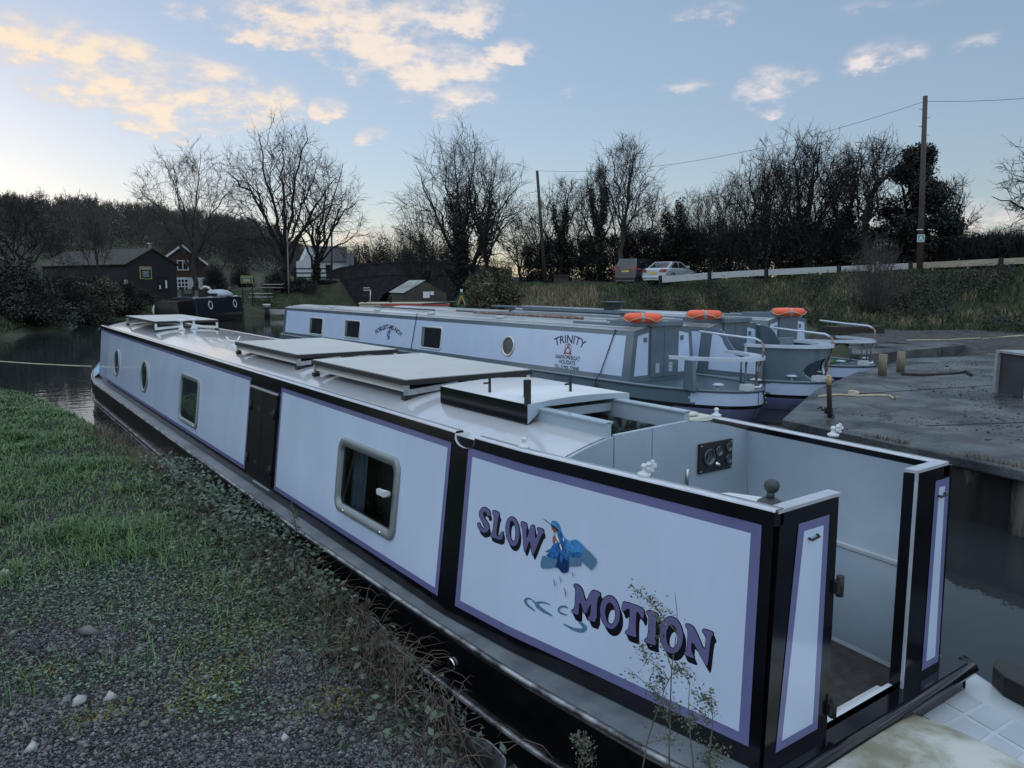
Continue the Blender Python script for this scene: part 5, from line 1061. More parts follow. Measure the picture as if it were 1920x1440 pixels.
# grasses on the far banks
def far_grass(name, pxr, f, n, hr, mat, seed, wd=.012):
    g = np.random.default_rng(seed); px = g.uniform(*pxr, n); t = g.random(n); D = np.array([f(a, b) for a, b in zip(px, t)]); z = ground(px, D); keep = z > .25; px, D, z = px[keep], D[keep], z[keep]; T_ = (px-960)/F*math.cos(PITCH)
    P = np.stack([FH[0]*D+CR[0]*T_*D, FH[1]*D+CR[1]*T_*D, z-.03], 1); V, Fc = blades(P, g.uniform(*hr, len(P)), np.full(len(P), wd), .8); kind(raw(name, V, Fc, mat), 'stuff')
slope = lambda px, t: np.interp(px, [880,1000,1240,1500,1580,1700,1900,2200], [53,47,43,37.5,35,31.5,29,26])+t*np.interp(px, [880,1240,1500,2200], [10,7.5,9,9])
gg = pm('rough bank grass', (.016,.03,.012), rough=.8, col2=(.10,.12,.05), scale=.35, island=True, thr=(.25,.85)); gs = pm('straw bank grass', (.12,.105,.06), rough=.85, col2=(.34,.29,.19), scale=.3, island=True, thr=(.25,.85))
far_grass('bank_grass', (880,2150), slope, 60000, (.12,.42), gg, 1)
g = np.random.default_rng(19); px = g.uniform(1180, 2100, 60000); t = g.random(60000); D = np.array([slope(a, .02+.85*b_) for a, b_ in zip(px, t)]); k_ = fbm(px/55, t*2.2, 71) > .56; px, D = px[k_], D[k_]; T_ = (px-960)/F*math.cos(PITCH)
P = np.stack([FH[0]*D+CR[0]*T_*D, FH[1]*D+CR[1]*T_*D, ground(px, D)+g.random(len(px))**1.3*.55], 1); V, Fc = leaves(P, g.uniform(.03,.075,len(P)), '', None, .3); kind(raw('slope_scrub', V, Fc, scrubm), 'stuff')
gst = np.random.default_rng(8)
far_grass('straw_grass', (900,1120), lambda px, t: slope(px, t*.8), 9000, (.25,.75), gs, 2); far_grass('straw_tufts', (1120,2000), lambda px, t: slope(px, .1+.75*t) if vnoise(px/28, t*5, 4) > .55 else 20, 16000, (.15,.5), gs, 3)
far_grass('verge_grass', (960,1320), lambda px, t: slope(px, 1)+t*4-1.5, 14000, (.05,.14), pm('short verge grass', (.03,.07,.025), rough=.8, col2=(.08,.14,.05), scale=.3, island=True), 4, .02)
far_grass('lawn', (380,560), lambda px, t: 63+t*12, 12000, (.05,.14), MATS['short verge grass'], 6, .03)
far_grass('left_bank_grass', (-120,330), lambda px, t: np.interp(px, [-120,0,100,190,330], [35,38,43,55,58])+t*8, 22000, (.1,.4), gg, 7, .02)
# the wooded hill: one mass of bare trees
protos = [grow(random.Random(200+i), 1, .42, .02, nl=7, nsub=6, ntw=5, tw=.0012, fork=.22, up=.25) for i in range(4)]
protos = [(lambda s: (np.array([q[0] for q in s]), np.array([q[1] for q in s]), np.array([q[2] for q in s]), np.array([q[3] for q in s])))([(a, b_, max(min(c_, .016)*.6, .0014), max(min(d_, .016)*.6, .0011)) for a, b_, c_, d_ in t+c]) for t, c in protos]
g = np.random.default_rng(77); VV, FF, o_ = [], [], 0; LP = []; LS = []
for i in range(690):
    px = g.uniform(-420, 640); D = 84+g.random()**.8*95
    if i >= 560: px = g.uniform(-1650, -110); D = g.uniform(37, 56)
    if D < 96 and 200 < px: D += 14
    b = gpt(px, D, -.3)
    if b[2] < 2.6 and i < 560: continue
    h = g.uniform(3.5, 5.6)*(1 if px < 520 else .7) if i < 560 else g.uniform(6.5, 10); A, B, r0, r1 = protos[i % 4]; a = g.uniform(0, 6.28); R = np.array([[math.cos(a),-math.sin(a),0],[math.sin(a),math.cos(a),0],[0,0,1]])*h
    V, Fc = tubes(list(zip(A@R.T+b, B@R.T+b, r0*h*.7+.003, r1*h*.7+.003)), 3); VV.append(V); FF.append(Fc+o_); o_ += len(V)
    k = 90 if i < 560 else 420; LP.append(b+np.array([0,0,h*(.16 if i < 560 else .35)])+g.normal(0,1,(k,3))*np.array([1.6,1.6,h*(.09 if i < 560 else .2)])); LS.append(g.uniform(.08,.2,k))
hillb = pm('hill twigs', (.036,.031,.029), rough=.95, col2=(.085,.074,.068), scale=.08)
wo = kind(raw('woodland', np.concatenate(VV), np.concatenate(FF), hillb), 'stuff')
P = np.concatenate(LP); V, Fc = leaves(P, np.concatenate(LS), '', None, .2); kind(raw('undergrowth', V, Fc, pm('hill undergrowth', (.014,.014,.011), rough=.95, col2=(.045,.042,.03), scale=.06, island=True)), 'stuff')
# ================================================================ buildings, bridge, boats and furniture of the far bank
def cpt(px, D, z=None): p = far(px, D); p[2] = float(ground(px, D)) if z is None else z; return p
tar = pm('black weatherboard', (.010,.011,.013), rough=.75, var=.35, scale=2, stretch=(1,1,14), bump=.3); oldroof = pm('mossy roof', (.022,.02,.018), rough=.9, col2=(.045,.042,.034), scale=1.5, bump=.4)
slate = pm('dark roof tiles', (.022,.022,.026), rough=.7, var=.35, scale=3, bump=.4); brick = pm('red brick', (.045,.026,.022), rough=.9, col2=(.075,.045,.038), scale=9, bump=.3); wwall = pm('white render', (.50,.52,.54), rough=.8, var=.08)
bridgem = pm('sooty bridge brick', (.020,.020,.023), rough=.9, col2=(.045,.045,.05), scale=2.2, bump=.5, bscale=14); wtrim = pm('white painted trim', (.6,.61,.62), rough=.5, var=.06); signg = pm('green sign board', (.010,.045,.028), rough=.4, var=.1); signy = pm('yellow sign edge', (.45,.40,.10), rough=.5); canv = pm('olive canvas', (.040,.036,.028), rough=.9, col2=(.07,.064,.05), scale=1.2, bump=.3, bscale=5); canvtop = pm('pale roof canvas', (.20,.22,.21), rough=.8, col2=(.28,.30,.29), scale=1.4)  # tent roof canvas is paler than the wall canvas
def frame_of(p0, p1):
    d = p1-p0; return math.atan2(d[1], d[0]), float(np.linalg.norm(d[:2]))
def cc(lat, D): return FH*D+CR*lat
# black shed with its gable to the canal
p0 = cc(-30.7, 62); p1 = cc(-28.3, 65.5); an, w_ = frame_of(p0, p1); zg = .95
sh = thing('shed', 'long black weatherboarded shed with a mossy roof and a green sign on its gable', 'shed', (p0[0], p0[1], zg), an); Ld = 14.0; ze, zp = 3.25, 4.4
m = MB(); m.prism([(0,0),(w_,0),(w_,ze),(w_/2,zp),(0,ze)], lambda a, b, w: (a, w, b), 0, Ld); m.build('wall', tar, sh)
m = MB()
for a, b in (((-.25,ze-.14),(w_/2,zp+.05)),((w_+.25,ze-.14),(w_/2,zp+.05))): m.prism([a, b, (b[0],b[1]+.07), (a[0],a[1]+.07)], lambda x, z, w: (x, w, z), -.2, Ld+.2)
m.build('roof', oldroof, sh)
m = MB(); m.box((2.55,-.05,1.15), (3.4,-.0,2.2)); wv = m.build('window', darkpane, sh); m = MB()
for a, b in (((2.5,1.1),(3.45,1.17)),((2.5,2.18),(3.45,2.25))): m.box((a[0],-.08,a[1]), (b[0],-.03,b[1]))
for x in (2.5,2.75,3.1,3.38): m.box((x,-.08,1.1), (x+.05,-.03,2.25))
m.build('window_frame', tar, wv); m = MB(); m.box((2.6,-.09,1.2), (2.72,-.055,1.5)); m.box((3.15,-.09,1.25), (3.3,-.055,1.9)); m.build('window_display', wtrim, wv)
m = MB(); m.box((.3,-.15,-.1), (2.4,-.02,.28)); m.build('plinth', wtrim, sh)
m = MB(); m.box((-.06,2.5,1.55), (-.0,11.5,1.68)); m.build('gutter_board', wtrim, sh); m = MB(); m.box((-.14,-.05,1.55), (-.02,.3,1.95)); m.build('lamp', wtrim, sh)
m = MB(); m.box((1.0,-.09,2.0), (2.0,-.03,3.0)); sg = m.build('sign_board', signy, sh); m = MB(); m.box((1.05,-.1,2.05), (1.95,-.085,2.95)); m.build('sign_face', signg, sg)
put_text('FORGE STUDIO', .16, lambda a, b: (1.5+a, -.106, 2.78+b), wtrim, sg, wid=.82, bold=.004)
m = MB()
for k in range(5): m.box((1.22+.03*(k % 2),-.106,2.62-.1*k), (1.78-.04*(k % 3),-.101,2.645-.1*k))
m.build('sign_lines', wtrim, sg)
# gabled house behind it
p0 = cc((306-960)/F*80, 80); p1 = cc((380-960)/F*80, 81.5); an, w_ = frame_of(p0, p1); zg = 1.3; ho = thing('house', 'brick and white house with a white-edged gable behind the black shed', 'house', (p0[0], p0[1], zg), an); ze, zp = 3.5, 5.2
m = MB(); m.box((0,0,0), (w_,6,1.9)); m.build('lower_wall', wwall, ho); m = MB(); m.prism([(0,1.9),(w_,1.9),(w_,ze),(w_*.52,zp),(0,ze)], lambda a, b, w: (a, w, b), -.03, 6); m.build('upper_wall', brick, ho)
m = MB()
for a, b in (((-.3,ze-.22),(w_*.52,zp+.06)),((w_+.3,ze-.22),(w_*.52,zp+.06))): m.prism([a, b, (b[0],b[1]+.09), (a[0],a[1]+.09)], lambda x, z, w: (x, w, z), -.25, 6.2)
m.prism([(-6.5,3.3),(-.2,3.3),(-.2,4.9),(-6.0,4.9)], lambda a, b, w: (a, 1.4+(b-3.3)*.9+w, b), 0, .12); m.build('roof', slate, ho)
m = MB(); m.box((-6.3,1.9,0), (0,6,3.4)); m.build('side_wing', brick, ho)
for a, b in (((-.32,ze-.3),(w_*.52,zp-.02)),((w_+.32,ze-.3),(w_*.52,zp-.02))): m = MB(); m.bar((a[0],-.3,a[1]), (b[0],-.3,b[1]), .06, .2); m.build('bargeboard', wtrim, ho)
for x0, x1, z0, z1, nx in ((1.75,2.75,2.65,3.6,2),(1.35,2.65,.55,1.7,4)):
    m = MB(); m.box((x0,-.07,z0), (x1,-.02,z1)); wv = m.build('window', darkpane, ho); m = MB()
    for k in range(nx+1): x = x0+(x1-x0)*k/nx; m.box((x-.04,-.11,z0-.05), (x+.04,-.06,z1+.05))
    for z in ([z0, z1] if nx == 2 else [z0, (z0*2+z1)/3, (z0+2*z1)/3, z1]): m.box((x0-.05,-.115,z-.045), (x1+.05,-.055,z+.045))
    m.build('window_frame', wtrim, wv)
m = MB(); m.lathe([(.16,0),(.16,.5),(.22,.52),(.22,.62)], (-1.0,2.9,4.85), 12); m.build('chimney', wtrim, ho)
# white house behind the trees
p0 = cc((572-960)/F*90, 90); p1 = cc((650-960)/F*90, 92); an, w_ = frame_of(p0, p1); wh = thing('white_house', 'white rendered house with a dark roof half hidden by the tree trunks', 'house', (p0[0], p0[1], 3.0), an)
m = MB(); m.box((0,0,0), (w_,6,2.2)); m.prism([(.0,2.2),(1.6,2.2),(.8,3.9)], lambda a, b, w: (a, w, b), -.4, 3); m.box((0,-.4,0), (1.6,0,2.2)); m.build('wall', wwall, wh)
m = MB(); m.prism([(-.3,2.1),(3.2,4.0),(6.3,2.1)], lambda y, z, x: (x, y, z), .9, w_+.3); m.build('roof', slate, wh); m = MB(); m.box((2.6,-.06,.9), (3.3,.0,1.7)); m.build('window', darkpane, wh)
# brick bridge
br = thing('bridge', 'dark brick hump bridge over the canal behind the tent', 'bridge', far(775, 72)); br.rotation_euler = (0,0,-YAW); k = 72/F
bx = lambda px: (px-775)*k*math.cos(PITCH); bz = lambda y: zat(y, 72)
topc = [(bx(q), bz(y)) for q, y in ((612,512),(640,504),(680,497),(720,494),(780,492),(840,494),(900,500),(960,508))]
archx = 72*k; arch = [(archx*math.cos(t), -.3+(bz(531)+.3)*math.sin(t)) for t in np.linspace(0, PI, 28)]
m = MB(); outl = [(topc[0][0],-.6)]+topc+[(topc[-1][0],-.6),(archx,-.6)]+arch+[(-archx,-.6)]; m.prism(outl, lambda a, b, w: (a, w, b), 0, 4.6); m.build('body', bridgem, br)
m = MB(); m.prism([(a, b) for a, b in topc]+[(a, b+.14) for a, b in topc[::-1]], lambda a, b, w: (a, w, b), -.07, .45); m.build('coping', bridgem, br); m = MB(); m.prism([(a, b-1.1) for a, b in topc]+[(a, b-.95) for a, b in topc[::-1]], lambda a, b, w: (a, w, b), -.06, .0); m.build('string_course', bridgem, br)
m = MB(); a2 = [((archx+.35)*math.cos(t), -.3+(bz(531)+.65)*math.sin(t)) for t in np.linspace(0, PI, 28)]; m.prism(arch+a2[::-1], lambda a, b, w: (a, w, b), -.05, .0); m.build('arch_ring', bridgem, br)
b = far(658, 74, 3.4); o = thing('road_sign', 'grey back of a two-panel road sign above the bridge', 'sign', b, -YAW); z1 = zat(475,74)-3.4; z0 = zat(497,74)-3.4
for x in (-.33,.02): m = MB(); m.box((x,0,z0), (x+.31,.03,z1)); m.build('panel', pm('sign back', (.20,.23,.24), rough=.5), o)
m = MB(); m.tube([(0,.05,0),(0,.05,z1)], .04, 6); m.build('post', rubber, o)
# telegraph poles and lines
polem = pm('creosoted pole', (.075,.055,.045), rough=.85, col2=(.045,.038,.036), scale=3, stretch=(6,6,.4), bump=.3)
def pole(px, D, ytop, pxt, label, r=.13, mat=None, steps=True):
    b = gpt(px, D, -.2); top = farp(pxt, ytop, D); o = thing('telegraph_pole', label, 'pole', b); t = top-b; m = MB(); m.tube([(0,0,0), t*.5, t], [r*1.2,r,r*.85], 10); m.build('pole', mat or polem, o)
    if steps:
        for k in range(8): m = MB(); q = t*(.6+.047*k); s = (-1)**k; m.tube([q, q+CR*s*.28], .014, 5); m.build('step_iron', rubber, o)
    return o, top
A_, At = pole(1723, 40, 180, 1735, 'tall brown telegraph pole with a green letter plate on the right'); Bp, Bt = pole(1023, 57, 320, 1007, 'leaning grey pole between the round bush and the dark car', .12, barkp, False)
Cp, Ct = pole(622, 78, 420, 622, 'thin dark pole beside the white house', .09, polem, False); pole(541, 66, 430, 538, 'thin pale pole against the tall multi-stemmed tree', .06, pm('pale pole', (.2,.2,.2), rough=.8), False)
q = farp(1722.5, 447, 40)-np.array(A_.location)-FH*.2; m = MB(); s = .19
f = lambda a, b, w: tuple(q+CR*a+np.array([0,0,b])-FH*w); m.prism([(-s,-s),(s,-s),(s,s),(-s,s)], f, 0, .02); pl = m.build('plate', pm('teal plate', (.08,.30,.28), rough=.5), A_)
m = MB()
for a in (((-s,-s),(s,-s+.03)),((-s,s-.03),(s,s)),((-s,-s),(-s+.03,s)),((s-.03,-s),(s,s))): (x0,z0),(x1,z1) = a; m.face([f(x0,z0,.024), f(x1,z0,.024), f(x1,z1,.024), f(x0,z1,.024)])
m.build('plate_edge', wtrim, pl); put_text('A', .34, lambda a, b: f(a, b-.12, .026), wtrim, pl, bold=.006)
m = MB(); q2 = farp(1725, 430, 40)-np.array(A_.location); m.tube([q2-np.array([0,0,.05]), q2], .16, 10); m.build('band', wtrim, A_)
def wire(a, b, sag, label, r=.010): m = MB(); m.tube([a+(b-a)*t-np.array([0,0,sag*4*t*(1-t)]) for t in np.linspace(0,1,30)], r, 4); return tag(m.build('wire', rubber), label, 'wire')
wire(At-np.array([0,0,.25]), Bt, 1.1, 'overhead wire sagging from the tall pole to the leaning pole'); wire(At-np.array([0,0,.25]), farp(2350, 120, 30), .4, 'overhead wire running from the tall pole out of the picture to the right')
wire(farp(405,470,80), farp(545,462,72), .35, 'thin pale wire slung between the trees over the lawn', .012)
# white rail fence along the slope top
fm = pm('flaking white board', (.42,.43,.43), rough=.7, col2=(.13,.12,.10), scale=2.4, stretch=(1,1,3), thr=(.6,.72), bump=.3); fm2 = pm('bare pale board', (.34,.30,.23), rough=.8, var=.2, scale=3, stretch=(1,1,3))
FP = [(1238,49,531,518),(1330,47.6,523,511),(1436,46,517,505),(1572,44,511,499),(1706,41.5,505,493),(1874,37.5,497,484.5),(2060,34,489,475)]
fe = thing('rail_fence', 'low white board rail with flaking paint along the top of the grass slope', 'fence', gpt(1436, 46)); fo = np.array(fe.location)
for i, ((a, Da, ya, yt), (b, Db, yb, ybt)) in enumerate(zip(FP, FP[1:])):
    P0 = far(a, Da, (zat(ya,Da)+zat(yt,Da))/2)-fo; P1 = far(b, Db, (zat(yb,Db)+zat(ybt,Db))/2)-fo; d = (P1-P0)/np.linalg.norm(P1-P0); h = zat(yt,Da)-zat(ya,Da); m = MB(); m.bar(P0+d*.12, P1-d*.12, .06, h*.93); m.build('board', fm if i < 4 else fm2, fe, bevel=.01)
for (a, Da, ya, yt) in FP: g = gpt(a, Da, -.2)-fo; m = MB(); m.box((g[0]-.08,g[1]-.08,g[2]), (g[0]+.08,g[1]+.08,zat(yt,Da)+.05-fo[2])); m.build('post', tar, fe)
# tent
p0 = far(757, 51); tn = thing('tent', 'olive canvas frame tent with a pale roof and two white notices', 'tent', (p0[0], p0[1], .45), -YAW+math.radians(24)); wt, lt = 2.95, 3.6
fz = lambda y: zat(y, 51)-.45; e, pk = fz(548), fz(525)
m = MB(); m.prism([(0,0),(wt,0),(wt*1.0,e*.9),(wt*.97,e),(wt/2,pk-.04),(wt*.03,e),(0,e*.9)], lambda a, b, w: (a+.03*math.sin(b*5+w*2), w, b), 0, lt); m.build('canvas_wall', canv, tn, bevel=.02)
m = MB()
for sg in (0, 1):
    for i in range(6):
        for j in range(4):
            R_ = lambda u, v: ((wt/2+(1 if sg else -1)*(wt/2+.06)*v), -.1+(lt+.2)*u, pk-(pk-e+.05)*v-.05*math.sin(PI*((u*3) % 1))*math.sin(PI*v)); m.face([R_(i/6,j/4), R_((i+1)/6,j/4), R_((i+1)/6,(j+1)/4), R_(i/6,(j+1)/4)], sm=True)
m.build('canvas_roof', canvtop, tn); 
for x0, z0, x1, z1 in ((1.3,fz(559),1.75,fz(547)),(1.8,fz(553.5),2.05,fz(546.5))): m = MB(); m.box((x0,-.06,z0), (x1,-.035,z1)); m.build('notice', wtrim, tn)
for x in (.62, 2.5): m = MB(); m.tube([(x,-.045,.05),(x*.98,-.045,e)], .03, 5); m.build('seam', canv, tn)
m = MB(); c = far(800, 52.5); m.box((-2.6,-1.2,.15), (3.4,5.2,.45)); o = m.build('pontoon', pm('pontoon timber', (.05,.045,.04), rough=.9, var=.3)); o.location = (p0[0], p0[1], 0); o.rotation_euler = (0,0,-YAW+math.radians(24)); tag(o, 'low timber staging under the canvas tent', 'pontoon')
# cream cabin boat with green and red trim in front of the tent
p0 = far(672, 43); wb = thing('cream_narrowboat', 'cream roofed narrowboat with green and red trim seen over the white roof', 'narrowboat', (p0[0], p0[1], 0), -YAW+math.radians(6)); cream = pm('cream paint', (.42,.37,.28), rough=.4, var=.1); green = pm('dark green paint', (.015,.06,.03), rough=.35); Lc = 5.0
m = MB(); m.prism([(-.8,-.2),(Lc+.9,-.2),(Lc+1.5,.75),(-1.2,.7)], lambda a, b, w: (a, w, b), 0, 2.1); m.build('hull', green, wb); m = MB(); m.box((0,.15,.7), (Lc,1.95,1.5)); m.build('cabin', cream, wb, bevel=.03); m = MB(); m.box((-.05,.1,1.5), (Lc+.05,2.0,1.57)); m.build('roof', cream, wb, bevel=.02); m = MB(); m.box((1.2,.08,1.42), (Lc+.06,.14,1.5)); m.build('red_band', redp, wb)
for x in (.25, 1.7): m = MB(); m.lathe([(.08,0),(.08,.35),(.11,.36),(.11,.42)], (x,1,1.55), 10); m.build('chimney', rubber, wb)
m = MB(); m.tube([(.55,.7,1.55),(.6,.7,2.3)], .03, 5); m.box((.2,.66,2.25), (.62,.74,2.29)); m.box((.2,.66,2.38), (.55,.74,2.42)); m.build('television_aerial', silver, wb)
for k in range(3): m = MB(); m.box((2.6+.55*k,.128,.95), (2.85+.55*k,.16,1.3)); m.build('window', darkpane, wb)
o = thing('trestle', 'green and yellow triangular trestle holding a long pole on a boat', 'trestle', far(865, 40, 1.5), -YAW); yel = pm('yellow paint', (.40,.25,.06), rough=.5)
for s in (-1, 1): m = MB(); m.bar((s*.32,0,0), (0,0,.78), .09, .08, up=(0,1,0)); m.build('leg', green, o); m = MB(); m.bar((s*.2,-.01,.05), (0,-.01,.55), .06, .06, up=(0,1,0)); m.build('brace', yel, o)
m = MB(); m.box((-.06,-.06,.72), (.06,.06,.86)); m.build('cap', wtrim, o)
m = MB(); m.tube([far(792,43,zat(570,43)), far(864,40,zat(565.5,40))], .05, 8); tag(m.build('boat_pole', green), 'long dark green pole resting on the triangular trestle', 'pole')
m = MB(); m.box((-.25,-.2,0), (.25,.2,.5)); o = m.build('propped_hull', green); o.location = far(865, 40, 1.0); o.rotation_euler = (0,0,-YAW); tag(o, 'green boat stand under the triangular trestle', 'stand')
# black narrowboat with round windows
v = np.array([17.7-10.56, 57.9-49.1]); an = math.atan2(v[1], v[0])-PI/2; nb = thing('black_narrowboat', 'black narrowboat with two round white-rimmed windows by the far bank', 'narrowboat', (10.56,49.1,0), an); dnv = pm('dark navy paint', (.008,.012,.022), rough=.25, var=.2, coat=.3)
bw = lambda y: 1.0*min(1, max(.03, ((y+.4)/1.6)**.5 if y < 1.2 else 1))*min(1, max(.03, ((12.2-y)/2.4)**.6 if y > 9.8 else 1)); yl = np.linspace(-.35, 12.15, 40)
m = MB(); 
for sg_ in (-1, 1): m.grid(lambda y, z: (-1+sg_*bw(y)*(1 if z > .2 else .95), y, z+.18*max(0,(y-9.5)/2.6)**2*(z > .3)), yl, [-.2,.25,.5,.62])
m.grid(lambda y, u: (-1+u*bw(y), y, .61), yl, [-1,0,1]); m.build('hull', hullblack, nb)
NB = lambda y, z, e=0: (-.10-.12*(z-.6)/1.1+e, y, z)
m = MB(); m.prism([(-.10,.6),(-.22,1.68),(-.6,1.78),(-1.4,1.78),(-1.78,1.68),(-1.9,.6)], lambda a, b, w: (a, w, b), 3.1, 10.3); m.build('cabin', dnv, nb, bevel=.02); m = MB(); m.prism([(-.2,.6),(-.3,1.55),(-1.7,1.55),(-1.8,.6)], lambda a, b, w: (a, w, b), .9, 3.09); m.build('engine_room', hullblack, nb)
m = MB(); m.box((-.27,3.0,1.68), (-.2,10.35,1.73)); m.build('roof_edge', railtop, nb)
for y in (5.1, 9.0): boat_window(y-.30, y+.30, .92, 1.5, 0, .075, NB, nb, Z0, wtrim, darkpane, ell=True, e0=.01)
m = MB(); C_ = [(-.9,8.7,1.82)]; m.lathe([(1.0,0),(.9,.2),(.6,.38),(.2,.45)], (-.95,8.2,1.76), 18); q = m.build('roof_cover', pm('pale tarpaulin', (.33,.36,.40), rough=.7, var=.2, scale=3), nb)
for y, h, w_ in ((3.5,.25,.3),(5.6,.5,.18),(6.0,.3,.2),(7.0,.2,.35)): m = MB(); m.box((-1.0-w_,y,1.75), (-1.0+w_,y+.3,1.75+h)); m.build('roof_locker', rubber, nb)
life_ring(295, 584, .9, 'white life ring on the stern of the black narrowboat', .36, False, wtrim, -YAW, D=50, band=wtrim, tube=.08)
# canalside furniture
life_ring(385, 547, zat(547,58), 'white and red life ring on a post behind the black narrowboat', .36, False, wtrim, -YAW, D=58, band=redp, tube=.09)
def dpost(px, D, yt, label, mat=tar, s=.08): g = gpt(px, D, -.1); m = MB(); m.box((-s,-s,0), (s,s,zat(yt,D)-g[2]), 0); o = m.build('post', mat, bevel=.01); o.location = g; tag(o, label, 'post'); return o
for i, (px, yt) in enumerate(((341,538),(361,538),(385,540),(402,536))): dpost(px, 60.5, yt, ['dark post at the corner of the black shed','dark post left of the white and red life ring','dark post carrying the white and red life ring','dark post right of the white and red life ring'][i])
g = gpt(463, 62); o = thing('notice_board', 'green notice board with yellow edge on two dark legs', 'sign', g, -YAW); z0, z1 = zat(531,62)-g[2], zat(517,62)-g[2]
for x in (-.42,.36): m = MB(); m.box((x,-.03,-.1), (x+.07,.04,z1)); m.build('leg', tar, o)
m = MB(); m.box((-.46,-.06,z0), (.46,-.03,z1)); m.build('board', signy, o); m = MB(); m.box((-.42,-.07,z0+.04), (.42,-.055,z1-.04)); m.build('board_face', signg, o)
put_text('FORGE STUDIO', .13, lambda a, b: (a, -.074, z1-.18+b), wtrim, o, wid=.74); m = MB()
for k in range(3): m.box((-.3,-.074,z1-.29-.09*k), (.3,-.071,z1-.26-.09*k))
m.build('board_lines', wtrim, o)
tbl = pm('sun-bleached table top', (.36,.35,.34), rough=.7, var=.2)
for i, (px, D, lab) in enumerate(((488,63,'nearer weathered picnic table by the notice board'),(512,66,'picnic table behind the nearer one, against the red scrub'),(415,62,'green-topped picnic table behind the black narrowboat'))):
    o = thing('picnic_table', lab, 'picnic table', gpt(px, D, .25), -YAW+.15, 'picnic tables on the far bank'); tm = green if i == 2 else tbl
    m = MB(); m.box((-.85,-.35,.70), (.85,.35,.75)); m.build('table_top', tm, o)
    for s in (-1, 1):
        m = MB(); m.box((-.85,s*.72-.13,.42), (.85,s*.72+.13,.46)); m.build('bench', tm, o); m = MB(); x = s*.6; m.bar((x,-.7,-.2), (x,-.2,.7), .06, .09); m.bar((x,.7,-.2), (x,.2,.7), .06, .09); m.bar((x,-.8,.4), (x,.8,.4), .05, .08); m.build('leg_frame', tar, o)
fo_ = gpt(592, 69.5); o = thing('rail_fence', 'dark wooden post and rail fence in front of the white house', 'fence', fo_, -YAW); m0 = lambda px: (px-592)*69.5/F
for px in (554, 594, 620): m = MB(); m.box((m0(px)-.07,-.07,-.5), (m0(px)+.07,.07,zat(501,69.5)-fo_[2])); m.build('post', tar, o)
for y in (504, 512, 520): m = MB(); m.bar((m0(554),-.09,zat(y,69.5)-fo_[2]), (m0(620),-.09,zat(y,69.5)-fo_[2]), .05, .12); m.build('rail', tar, o)
b = far(540, 60, .35); m = MB(); m.box((-1.8,-.5,-.1), (2.8,.5,.22)); o = m.build('landing_stage', tbl); o.location = b; o.rotation_euler = (0,0,-YAW); tag(o, 'low landing stage between the black narrowboat and the white boat', 'landing stage')
o = thing('mooring_bollard', 'black bollard with a pale cap at the bow of the black narrowboat', 'bollard', far(498, 59, .45)); m = MB(); m.lathe([(.2,-.6),(.2,.35)], Z0, 12); m.build('post', tar, o); m = MB(); m.lathe([(.26,.35),(.26,.5),(.3,.52),(.3,.6)], Z0, 12); m.build('cap', wtrim, o)
g = gpt(1053, 56); o = thing('brick_chamber', 'small red brick chamber in the grass left of the dark car', 'brick box', g, -YAW); m = MB(); m.box((-.5,0,-.2), (.5,.9,.6)); m.build('wall', brick, o); m = MB(); m.box((-.6,-.1,.6), (.6,1,.7)); m.build('lid', slate, o)
